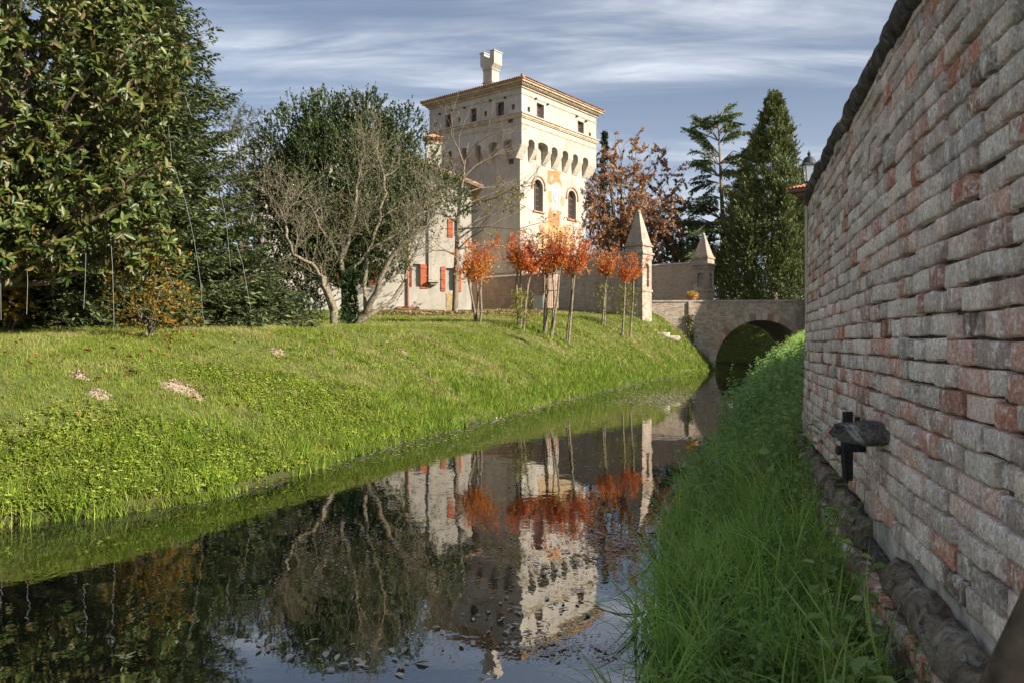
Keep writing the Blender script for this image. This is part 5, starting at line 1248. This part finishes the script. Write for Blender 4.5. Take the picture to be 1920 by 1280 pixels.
shrub('green_shrub', [(1350, 520, 1.8), (1350, 540, 1.8), (1400, 530, 1.8), (1440, 540, 1.8), (1480, 535, 1.8), (1500, 500, 2.0)], 84, 'leafy green hedge behind the bridge under the conifers', 114, 1500, .24, [(.025, .05, .015), (.05, .08, .02), (.09, .12, .03), (.14, .15, .04)], .6, .25)
shrub('green_shrub', [(500, 590, .45), (520, 575, .5), (545, 590, .4), (560, 580, .5), (480, 585, .5), (455, 590, .45), (430, 585, .5)], 31, 'low dark shrubs at the foot of the broad evergreen', 115, 700, .11, [(.018, .035, .012), (.03, .055, .016), (.05, .08, .022)], .35, .2)
shrub('green_shrub', [(440, 500, 1.1), (470, 520, 1.1), (420, 530, 1.2), (455, 560, 1.2), (400, 560, 1.2)], 40, 'green bushes in the gap between spruce and farmhouse', 116, 900, .17, [(.03, .05, .018), (.05, .075, .025), (.08, .10, .035)], .5, .2)
# a strip of woods far away, closing the horizon
def woods():
    r = np.random.default_rng(120); cs = []; rs = []
    for i in range(170):
        x = -150 + i * 2.1 + r.normal() * 2; y = 135 + r.normal() * 8
        cs.append(np.array([x, y, 5 + r.uniform(0, 5)])); rs.append(r.uniform(3, 5.5))
    p, d = shell_points(cs, rs, 14000, r, .5); V, Fq = sprays(p, nz(d + [0, 0, .6]), 1.2, 5, .8, .5, .9, .2, r)
    o = npobj('distant_woods', V, Fq, leaf_mat('far_foliage', [(.03, .045, .018), (.05, .065, .025), (.10, .08, .035), (.07, .08, .03)], .7, .15)); tag(o, 'far strip of mixed woods closing the horizon', 'woods', None, 'stuff')
woods()
# ------------------------------------------------------------------ grass, herbs and litter
def proto(name, V, Fc, mat): return bpy.data.objects.new(name, npmesh(name, V, Fc, mat))
def blade_tuft(nb, h, w, bend, spread, seed, seg=3):
    """tuft of curved blades; each blade a tapering strip"""
    r = np.random.default_rng(seed); Vs = []; Fs = []; o = 0
    for i in range(nb):
        a = r.uniform(0, 6.283); b = r.uniform(0, 1) * spread; p = np.array([math.cos(r.uniform(0, 6.28)) * b, math.sin(r.uniform(0, 6.28)) * b, -.01]); L = h * r.uniform(.55, 1.15); k = bend * r.uniform(.3, 1.3); ww = w * r.uniform(.7, 1.2)
        hd = np.array([math.cos(a), math.sin(a), 0]); sd = np.array([-hd[1], hd[0], 0]); th = r.uniform(.05, .35); pts = [p]
        for j in range(seg):
            th2 = th + k * (j / max(1, seg - 1)); pts.append(pts[-1] + (hd * math.sin(th2) + np.array([0, 0, math.cos(th2)])) * L / seg)
        for j, q in enumerate(pts): f = (1 - (j / seg) ** 1.6) * .5 + .02; Vs += [q - sd * ww * f, q + sd * ww * f]
        for j in range(seg): Fs.append((o + 2 * j, o + 2 * j + 1, o + 2 * j + 3, o + 2 * j + 2))
        o += 2 * (seg + 1)
    return np.array(Vs), np.array(Fs)
def herb(nl, h, leaf, seed, pairs=5):
    """leafy stalk: pairs of broad leaves up a thin stem"""
    r = np.random.default_rng(seed); pos = []; dr = []
    lean = r.normal(size=2) * .2
    for k in range(nl):
        f = (k + .5) / nl; a = k * 2.4 + r.normal() * .3; pos.append([lean[0] * f * h, lean[1] * f * h, h * f]); dr.append([math.cos(a), math.sin(a), r.uniform(-.35, .35)])
    pos = np.array(pos); dr = nz(np.array(dr)); L = leaf * r.uniform(.6, 1.1, nl) * (1.1 - .5 * np.arange(nl) / nl)
    V, Fq = leaves6(pos, dr, nz(r.normal(size=(nl, 3)) * .25 + [0, 0, 1]), L, L * .62, .1, .2)
    st = tubes([([[0, 0, -.02], [lean[0] * h * .5, lean[1] * h * .5, h * .5], [lean[0] * h, lean[1] * h, h]], [.004, .003, .0015])], 3)
    return joinVF([(V, Fq), st])
def grass_mat(name, cols, dry, dryf=.5, trans=.35, sc=.55):
    m = Mat(name); c = m.ramp(m.orand(), [(i / (len(cols) - 1), k) for i, k in enumerate(cols)]); v = m.pos()
    c = m.mix(m.rng(m.noise(v, sc, 6, .62, .4), .48, .68, 0, dryf), c, dry); h = m.n('ShaderNodeHueSaturation'); m.l(c, h.inputs['Color']); m.l(m.rng(m.noise(v, 2.6, 4), .3, .7, .72, 1.25), h.inputs['Value'])
    m.done(h.outputs[0], .55, .25); t = m.n('ShaderNodeBsdfTranslucent'); m.l(h.outputs[0], t.inputs[0]); mx = m.n('ShaderNodeMixShader'); mx.inputs[0].default_value = trans
    m.l(m.b.outputs[0], mx.inputs[1]); m.l(t.outputs[0], mx.inputs[2]); m.l(mx.outputs[0], m.out.inputs[0]); return m.m
G_LAWN = grass_mat('lawn_grass_blade', [(.16, .215, .03), (.20, .26, .036), (.25, .30, .045), (.31, .325, .065), (.17, .24, .032)], (.46, .38, .19), .75)
G_BANK = grass_mat('bank_grass_blade', [(.12, .20, .018), (.16, .26, .024), (.21, .29, .034), (.26, .31, .045)], (.32, .29, .08), .35)
G_LEAFY = grass_mat('ground_cover_leaf', [(.19, .27, .03), (.25, .32, .04), (.32, .37, .055), (.14, .21, .026)], (.38, .38, .08), .4)
G_SHADE = grass_mat('shaded_bank_blade', [(.24, .40, .085), (.31, .50, .10), (.40, .58, .14), (.50, .66, .18)], (.5, .52, .18), .3, .5)
G_HERB = grass_mat('bank_herb_leaf', [(.22, .35, .10), (.28, .43, .125), (.36, .51, .16), (.30, .44, .18)], (.42, .44, .17), .3, .45)
def sample(n, xr, yr, cond, r):
    x = r.uniform(*xr, n); y = r.uniform(*yr, n); dl = pdist(BANK_L, x, y); dr = -pdist(BANK_R, x, y); k = cond(x, y, dl, dr); x, y, dl, dr = x[k], y[k], dl[k], dr[k]
    return x, y, ground_z(x, y), dl, dr
r = np.random.default_rng(300)
inview = lambda x, y, m=1.5: np.abs(x) < .66 * y + m
# mown lawn in three bands of distance
house_far = lambda x, y: ~((y > 48.6) & (x < -2) & (x > -17))
L1 = [proto('lawn_tuft', *blade_tuft(13, .085, .006, 1.0, .05, 400 + i), G_LAWN) for i in range(5)]
L2 = [proto('lawn_tuft', *blade_tuft(14, .10, .010, 1.0, .09, 410 + i, 2), G_LAWN) for i in range(5)]
L3 = [proto('lawn_tuft', *blade_tuft(16, .12, .017, 1.0, .16, 420 + i, 2), G_LAWN) for i in range(5)]
def lawn(name, protos, n, xr, yr, lo, hi, s, lab):
    x, y, z, dl, dr = sample(n, xr, yr, lambda x, y, dl, dr: (dl > .12) & (y >= lo) & (y < hi) & (x < 13) & (y < 49.4) & inview(x, y) & house_far(x, y), r)
    bare = vnoise(x, y, 1.1, 9) + .6 * vnoise(x, y, 3.1, 10); k = r.random(len(x)) > np.clip((bare - .30) * 1.9, 0, .88); x, y, z = x[k], y[k], z[k]
    scatter(name, protos, np.stack([x, y, z], 1), s * r.uniform(.65, 1.35, len(x)) * (1 + .35 * vnoise(x, y, 1.8, 12)), r.uniform(0, 6.28, len(x)), r.normal(size=(len(x), 2)) * .18, lab, 'grass')
lawn('lawn_grass', L1, 46000, (-13, 4), (6.5, 16), 6.5, 16, 1.0, 'short sunlit grass on the near part of the lawn')
lawn('lawn_grass', L2, 62000, (-20, 8), (16, 30), 16, 30, 1.05, 'mown grass on the middle of the lawn')
lawn('lawn_grass', L3, 52000, (-26, 12), (30, 52), 30, 50.5, 1.1, 'far lawn grass up to the buildings')
# lush rim of longer grass along the water on the left bank
B1 = [proto('bank_tuft', *blade_tuft(16, .24, .009, 1.3, .07, 430 + i, 4), G_BANK) for i in range(5)]
B2 = [proto('bank_tuft', *blade_tuft(16, .30, .018, 1.3, .14, 440 + i, 3), G_BANK) for i in range(4)]
x, y, z, dl, dr = sample(100000, (-9, 4), (5, 20), lambda x, y, dl, dr: (dl > -.10) & (dl < 1.25) & (r.random(len(dl)) < np.exp(-np.maximum(dl, 0) / .45) * np.clip(.62 + .9 * vnoise(x, y, 2.6, 33), .06, 1)) & inview(x, y), r)
scatter('bank_grass', B1, np.stack([x, y, np.maximum(z, -.02)], 1), r.uniform(.5, 1.25, len(x)) * (1 + .45 * vnoise(x, y, 2.2, 14)), r.uniform(0, 6.28, len(x)), r.normal(size=(len(x), 2)) * .2, 'lush green grass fringing the left edge of the water', 'grass')
x, y, z, dl, dr = sample(60000, (-2, 14), (18, 50), lambda x, y, dl, dr: (dl > -.12) & (dl < 1.6) & (r.random(len(dl)) < np.exp(-np.maximum(dl, 0) / .6)), r)
scatter('bank_grass', B2, np.stack([x, y, np.maximum(z, -.02)], 1), r.uniform(.5, 1.15, len(x)) * (1 + .4 * vnoise(x, y, 1.5, 15)), r.uniform(0, 6.28, len(x)), r.normal(size=(len(x), 2)) * .2, 'bright grass fringing the far left edge of the water', 'grass')
# broad leaved ground cover low on the near left bank
H1 = [proto('leafy_sprig', *herb(8, .10, .055, 450 + i), G_LEAFY) for i in range(5)]
x, y, z, dl, dr = sample(60000, (-9, 1), (5, 15), lambda x, y, dl, dr: (dl > -.06) & (dl < 2.9) & (vnoise(x, y, 1.4, 16) + .5 * vnoise(x, y, .6, 17) + 1.0 - dl * .42 > r.uniform(-.1, 1.0, len(dl))) & inview(x, y), r)
scatter('ground_cover', H1, np.stack([x, y, z], 1), r.uniform(.6, 1.3, len(x)), r.uniform(0, 6.28, len(x)), r.normal(size=(len(x), 2)) * .2, 'low leafy ground cover on the near left bank', 'plants')
# right bank: arching blades, nettle like herbs
R1 = [proto('long_tuft', *blade_tuft(11, .64, .0125, 1.7, .07, 460 + i, 6), G_SHADE) for i in range(6)]
R2 = [proto('herb_stalk', *herb(14, .42, .075, 470 + i), G_HERB) for i in range(6)]
R3 = [proto('low_herb', *herb(9, .16, .05, 480 + i), G_HERB) for i in range(5)]
def wall_side(x, y):
    yy = np.clip(y, WP[0, 1], 12); wx = np.interp(yy, WP[:, 1], WP[:, 0]); return x < wx - .10
def rb(n, yr, lo, hi, f): return sample(n, (-1, 20), yr, lambda x, y, dl, dr: (dr > lo) & (dr < hi) & wall_side(x, y) & f(x, y, dr), r)
x, y, z, dl, dr = rb(42000, (2.3, 14), -.12, 3, lambda x, y, d: r.random(len(d)) < .5 * np.where(y < 7, 1, .8) * (.55 + .6 * (vnoise(x, y, 2.0, 20) > -.15)))
scatter('shaded_bank_grass', R1, np.stack([x, y, z], 1), r.uniform(.5, 1.15, len(x)) * np.where(dr < .15, .95, .8), r.uniform(0, 6.28, len(x)), np.stack([r.normal(size=len(x)) * .2, -.15 + r.normal(size=len(x)) * .25], 1), 'long arching grass on the shaded right bank', 'grass')
x, y, z, dl, dr = rb(60000, (2.3, 24), .1, 6, lambda x, y, d: r.random(len(d)) < .3 * (.35 + .9 * (vnoise(x, y, 1.2, 21) > -.1)))
scatter('bank_herbs', R2, np.stack([x, y, z], 1), r.uniform(.55, 1.3, len(x)) * np.where(y < 6, .75, np.where(y < 10, 1.15, 1.5)), r.uniform(0, 6.28, len(x)), r.normal(size=(len(x), 2)) * .2, 'leafy weeds growing among the grass on the right bank', 'plants')
x, y, z, dl, dr = rb(60000, (2.0, 10), .02, 3, lambda x, y, d: r.random(len(d)) < .22)
scatter('bank_herbs', R3, np.stack([x, y, z], 1), r.uniform(.6, 1.4, len(x)), r.uniform(0, 6.28, len(x)), r.normal(size=(len(x), 2)) * .3, 'low herbs covering the soil at the foot of the brick wall', 'plants')
def by_wall(x, y):
    yy = np.clip(y, WP[0, 1], 12); return np.interp(yy, WP[:, 1], WP[:, 0]) - x
x, y, z, dl, dr = rb(90000, (2.4, 13), .0, 4, lambda x, y, d: (by_wall(x, y) < .42) & (by_wall(x, y) > .12) & (r.random(len(d)) < .22 * np.clip(.4 + 1.2 * vnoise(x, y, 3.0, 41), 0, 1)))
scatter('bank_herbs', R2, np.stack([x, y, z], 1), r.uniform(.5, 1.25, len(x)) * np.where(y < 5, .75, 1.35), r.uniform(0, 6.28, len(x)), r.normal(size=(len(x), 2)) * .2, 'leafy weeds crowding the foot of the brick wall', 'plants')
R4 = [proto('far_tuft', *blade_tuft(16, .45, .026, 1.4, .2, 490 + i, 3), G_SHADE) for i in range(4)]
x, y, z, dl, dr = sample(60000, (3, 26), (12, 62), lambda x, y, dl, dr: (dr > -.1) & (dr < 9) & ((y < 47) | (y > 56)) & (r.random(len(dr)) < np.where(dr < 6, .5, .2)), r)
scatter('shaded_bank_grass', R4, np.stack([x, y, z], 1), r.uniform(.5, 1.1, len(x)) * np.where(y > 50, .45, 1), r.uniform(0, 6.28, len(x)), r.normal(size=(len(x), 2)) * .2, 'rough grass on the far part of the right bank', 'grass')
x, y, z, dl, dr = sample(16000, (10, 30), (56, 100), lambda x, y, dl, dr: (dl > 0) | (dr > 0), r)
scatter('lawn_grass', L3, np.stack([x, y, z], 1), r.uniform(.7, 1.3, len(x)), r.uniform(0, 6.28, len(x)), r.normal(size=(len(x), 2)) * .2, 'sunlit grass beyond the bridge seen through the arch', 'grass')
# bigger plants that can be told apart on the right bank
def big_herb(x, y, h, leaf, n, label, seed, cat='plant', grp='tall leafy weeds by the brick wall'):
    o = tag(empty('leafy_weed', (x, y, gz(x, y) - .02)), label, cat); V, Fq = herb(n, h, leaf, seed); npobj('leaves', V, Fq, leaf_mat('weed_leaf', [(.20, .31, .08), (.26, .38, .10), (.33, .45, .12)], .5, .3), o)
big_herb(1.17, 2.75, .55, .13, 15, 'tall broad leaved weed in front of the roll moulding', 501)
big_herb(1.03, 2.35, .42, .14, 13, 'broad leaved weed lowest in front of the brick plinth', 502)
big_herb(1.29, 3.1, .5, .10, 15, 'thin weed growing beneath the stone bracket', 503)
big_herb(1.42, 3.55, .6, .12, 17, 'leafy weed behind the bracket against the roll moulding', 506)
big_herb(.98, 2.1, .36, .13, 11, 'low broad leaved weed at the lower right edge of the bank', 507)
big_herb(1.75, 4.7, .7, .12, 19, 'tallest leafy weed at the bend of the wall', 508)
big_herb(9.2, 33.5, 1.5, .28, 17, 'tall dark weed at the water edge before the bridge arch', 504)
big_herb(9.9, 34.2, 1.0, .26, 13, 'shorter dark weed beside the bridge arch bank', 505)
def reed(x, y, label, seed, h=1.1, n=5, w=.03):
    o = tag(empty('reed_clump', (x, y, min(gz(x, y), .0) - .02)), label, 'reed'); V, Fq = blade_tuft(n, h, w, 1.8, .06, seed, 7); npobj('blades', V, Fq, leaf_mat('reed_blade', [(.07, .13, .02), (.11, .18, .03)], .5, .35), o)
reed(.52, 3.05, 'bent reed blades leaning out over the water nearest the camera', 511, .62, 5, .018)
reed(.85, 4.5, 'arching reed clump on the right bank edge', 512, .75, 7, .014)
reed(5.6, 25, 'dark spiky reed tuft on the right bank before the bridge', 513, .9, 7, .03)
reed(3.9, 31.0, 'dark spiky sedge at the left water edge', 514, .9, 7, .04)

# molehills
M_MOLE = plain('dry_crumbly_soil', (.31, .235, .165), .98, .45, 18, .8)
def molehill(px, py, Y, w, label, seed):
    p = P(px, py, Y); x = p.x; z = gz(x, Y); o = tag(empty('molehill', (x, Y, z)), label, 'molehill', 'molehills on the lawn'); rr = np.random.default_rng(seed); V = []; Fq = []; n, k = 20, 7
    for j in range(k):
        f = j / (k - 1)
        for i in range(n):
            a = 6.283 * i / n; e = 1 + .2 * math.sin(2 * a + seed) + .12 * math.sin(5 * a + seed * 2); R_ = w / 2 * f * e; xx, yy = R_ * math.cos(a), R_ * math.sin(a) * .8
            V.append((xx, yy, float(ground_z(np.array([x + xx]), np.array([Y + yy]))[0]) - z + w * .18 * (1 - f ** 2) * (1 + rr.normal() * .12) + rr.normal() * .012 - .015 * f))
    for j in range(k - 1):
        for i in range(n): Fq.append((j * n + i, (j + 1) * n + i, (j + 1) * n + (i + 1) % n, j * n + (i + 1) % n))
    npobj('mound', V, Fq, M_MOLE, o, True)
    nn = 60; q = rr.normal(size=(nn, 2)) * w * .28; zz = ground_z(x + q[:, 0], Y + q[:, 1]) - z + .02 + np.maximum(0, w * .22 * (1 - (np.hypot(*q.T) / (w / 2)) ** 2))
    V, Fq = leaves4(np.column_stack([q, zz]), nz(rr.normal(size=(nn, 3))), nz(rr.normal(size=(nn, 3))), .03, .03, .5); tag(npobj('clods', V, Fq, M_MOLE, o), kind='stuff')
def on_lawn(px, py):
    """distance at which the line of sight of a photo pixel meets the lawn"""
    d0, d1 = 3.0, 52.0
    for Y in np.arange(5, 52, .25):
        p = P(px, py, Y)
        if p.z <= gz(p.x, Y) and pdist(BANK_L, np.array([p.x]), np.array([Y]))[0] > 0: return Y
    return 30.0
for i, (px, py, w, lb) in enumerate(((338, 738, .55, 'largest molehill in the middle of the near lawn'), (364, 748, .3, 'small molehill touching the right side of the largest one'), (185, 752, .3, 'pale scattered molehill left of the largest one'), (557, 750, .22, 'small pinkish molehill right of the largest one'), (520, 663, .38, 'molehill farther up the lawn below the bare tree'), (624, 663, .25, 'flat pale molehill right of the one below the bare tree'), (150, 712, .26, 'flat molehill on the left part of the lawn'), (1232, 624, .45, 'pale molehill near the bridge end'), (755, 664, .3, 'worn pale molehill on the lawn before the red trees'))):
    molehill(px, py, on_lawn(px, py), w, lb, i + 1)
for i, (px, py, w, lb) in enumerate(((1246, 631, .55, 'pale stone block on the slope below the bridge, left one'), (1262, 638, .7, 'pale stone block on the slope below the bridge, right one'))):
    Y = on_lawn(px, py); x = P(px, py, Y).x; o = tag(empty('stone_block', (x, Y, gz(x, Y))), lb, 'stone', 'stone blocks on the slope'); lump('block', (0, 0, .06), (w / 2, .2, .13), plain('pale_block', (.42, .36, .29), .95, .3, 8, .5), o, 30 + i)
# fallen leaves on the lawn and leaf litter by the house
FL = [(.30, .13, .05), (.38, .17, .06), (.22, .10, .05), (.42, .25, .10)]
M_FALL = leaf_mat('fallen_brown_leaf', FL, .7, .1, .2, patch=.1, inst=True)
fr_ = np.random.default_rng(600)
def curl_leaf(seed, L):
    q = np.random.default_rng(seed); p = np.array([[-L / 2, 0, .012]]); V, Fq = leaves6(p, np.array([[1., 0, .1]]), np.array([[0, .15, 1.]]), L, L * .55, q.uniform(.1, .4), q.uniform(-.2, .2)); return npmesh('leaf', V, Fq, M_FALL)
LM = [curl_leaf(i, 1.0) for i in range(5)]
def drop_leaf(x, y, z, size, label, group, mesh=None, nm='fallen_leaf', tilt=.25):
    o = link(bpy.data.objects.new(nm, mesh or LM[fr_.integers(0, 5)])); o.location = (x, y, z); o.scale = (size,) * 3; o.rotation_euler = (fr_.normal() * tilt, fr_.normal() * tilt, fr_.uniform(0, 6.28)); tag(o, label, 'leaf', group); return o
for i in range(70):
    px = fr_.uniform(5, 760); py = fr_.choice([fr_.uniform(622, 690), fr_.uniform(640, 800)], p=[.7, .3]); Y = on_lawn(px, py); x = P(px, py, Y).x
    if pdist(BANK_L, np.array([x]), np.array([Y]))[0] < .4: continue
    drop_leaf(x, Y, gz(x, Y) + .055, fr_.uniform(.08, .14), 'dry brown fallen leaf lying on the lawn grass', 'fallen leaves on the lawn')
n = 5200; x = fr_.uniform(-9.5, 2.2, n); y = 47.2 + fr_.normal(size=n) * .8 - .05 * x; k = (y < 48.9 + .1 * x) | (x > -2); x, y = x[k], y[k]; z = ground_z(x, y) + fr_.uniform(.03, .12, len(x))
V, Fq = leaves4(np.stack([x, y, z], 1), nz(fr_.normal(size=(len(x), 3)) * [1, 1, .3]), nz(fr_.normal(size=(len(x), 3)) * .5 + [0, 0, 1]), .15, .10)
tag(npobj('leaf_litter', V, Fq, leaf_mat('leaf_litter_leaf', [(.28, .17, .09), (.36, .24, .13), (.22, .13, .07), (.42, .30, .17)], .8, .1)), 'brown leaf litter along the foot of the farmhouse', 'leaves', None, 'stuff')
# leaves and scum floating on the stream
M_FLOAT = leaf_mat('wet_floating_leaf', [(.52, .38, .34), (.60, .47, .42), (.38, .29, .22), (.66, .56, .46), (.46, .45, .30)], .3, .1, .5, patch=.1, inst=True)
FM = []
for i in range(5):
    q = np.random.default_rng(700 + i); V, Fq = leaves6(np.array([[-.5, 0, 0]]), np.array([[1., 0, .05]]), np.array([[0, .1, 1.]]), 1.0, q.uniform(.36, .6), q.uniform(.05, .25), q.uniform(-.18, .05)); V[:, 2] -= V[:, 2].min() - .01; FM.append(npmesh('leaf', V, Fq, M_FLOAT))
def on_water(px, py): Y = EYE * F / (py - 640); return P(px, py, Y).x, Y
CL = [(1040, 1208, 45, 14, 20), (1090, 1135, 60, 14, 14), (1170, 1010, 45, 22, 34), (960, 1190, 40, 20, 14), (620, 1240, 45, 14, 12), (530, 1208, 30, 8, 8), (725, 1235, 40, 16, 12), (1060, 1060, 60, 26, 22), (1010, 1150, 60, 16, 14), (1085, 1225, 60, 8, 12), (860, 1150, 40, 30, 8), (1230, 960, 40, 20, 12)]
for (cx, cy, sx, sy, n) in CL:
    for _ in range(n):
        px, py = cx + fr_.normal() * sx, cy + fr_.normal() * sy
        if py < 800: continue
        x, y = on_water(px, py)
        if pdist(BANK_L, np.array([x]), np.array([y]))[0] > -.2 or pdist(BANK_R, np.array([x]), np.array([y]))[0] < .15: continue
        drop_leaf(x, y, .004, fr_.uniform(.03, .085), 'brown leaf floating flat on the dark stream', 'leaves floating on the water', FM[fr_.integers(0, 5)], 'floating_leaf', .06)
px = np.concatenate([fr_.normal(1040, 70, 300), fr_.normal(1160, 45, 450), fr_.normal(1060, 70, 350), fr_.normal(1250, 50, 900), fr_.normal(700, 160, 500), fr_.normal(900, 160, 500)]); py = np.concatenate([fr_.normal(1215, 14, 300), fr_.normal(1000, 26, 450), fr_.normal(1065, 30, 350), fr_.normal(745, 9, 900), fr_.normal(1010, 50, 500), fr_.normal(860, 40, 500)])
k = py > 715; px, py = px[k], py[k]; Y = EYE * F / (py - 640); X = (px - 960) / F * Y; te = fr_.uniform(8, 40, 900); xe = np.interp(te, BANK_L[:, 1], BANK_L[:, 0]) + np.abs(fr_.normal(size=900)) * .22 + .12; X = np.concatenate([X, xe]); Y = np.concatenate([Y, te]); k = (pdist(BANK_L, X, Y) < -.05) & (pdist(BANK_R, X, Y) > .05); X, Y = X[k], Y[k]; n = len(X)
sz = np.clip(.006 * Y, .02, .12) * fr_.uniform(.5, 1.3, n)
V, Fq = leaves4(np.stack([X, Y, np.full(n, .005)], 1), nz(fr_.normal(size=(n, 3)) * [1, 1, .03]), np.tile([[0, 0, 1.]], (n, 1)), sz, sz * .42, .1); V[:, 2] = np.maximum(V[:, 2], .003)
tag(npobj('floating_debris', V, Fq, leaf_mat('water_scum_leaf', [(.34, .27, .22), (.48, .38, .33), (.25, .25, .14)], .4, .1)), 'fine debris and scum drifting on the stream', 'debris', None, 'stuff')
# strings of lights hanging from the spruce
M_STR = plain('pale_light_string', (.30, .31, .31), .5, .1, 20, 0)
for i, (q, lb) in enumerate(((((268, 15), (290, 90), (300, 125)), 'topmost pale light string on the spruce'), (((316, 240), (322, 300), (348, 378), (364, 450), (376, 530), (380, 590), (384, 606)), 'longest pale light string hanging down the right of the spruce'), (((347, 180), (353, 200), (360, 220)), 'short pale light string high on the right of the spruce'), (((413, 362), (424, 410), (432, 500)), 'pale light string on the right flank of the spruce'), (((444, 460), (455, 495), (470, 580)), 'rightmost pale light string on the spruce'),
                          (((207, 440), (211, 500), (214, 610)), 'pale light string hanging beside the yellow shrub'), (((161, 475), (160, 520), (157, 580)), 'pale light string hanging left of the yellow shrub'), (((50, 485), (52, 530), (50, 590)), 'second pale light string from the left edge'), (((12, 465), (1, 510), (2, 600)), 'pale light string at the far left edge'))):
    Yd = 15.9 if q[0][0] > 230 else 13.0
    if q[0][0] > 400: Yd = 17.6
    pts = [P(a, b, Yd) for a, b in q]; o = tag(empty('light_string', pts[-1]), lb, 'light string', 'light strings hanging on the spruce'); MB().tube([p - Vector(o.location) for p in pts], .0026, 5).build('cable', M_STR, o)
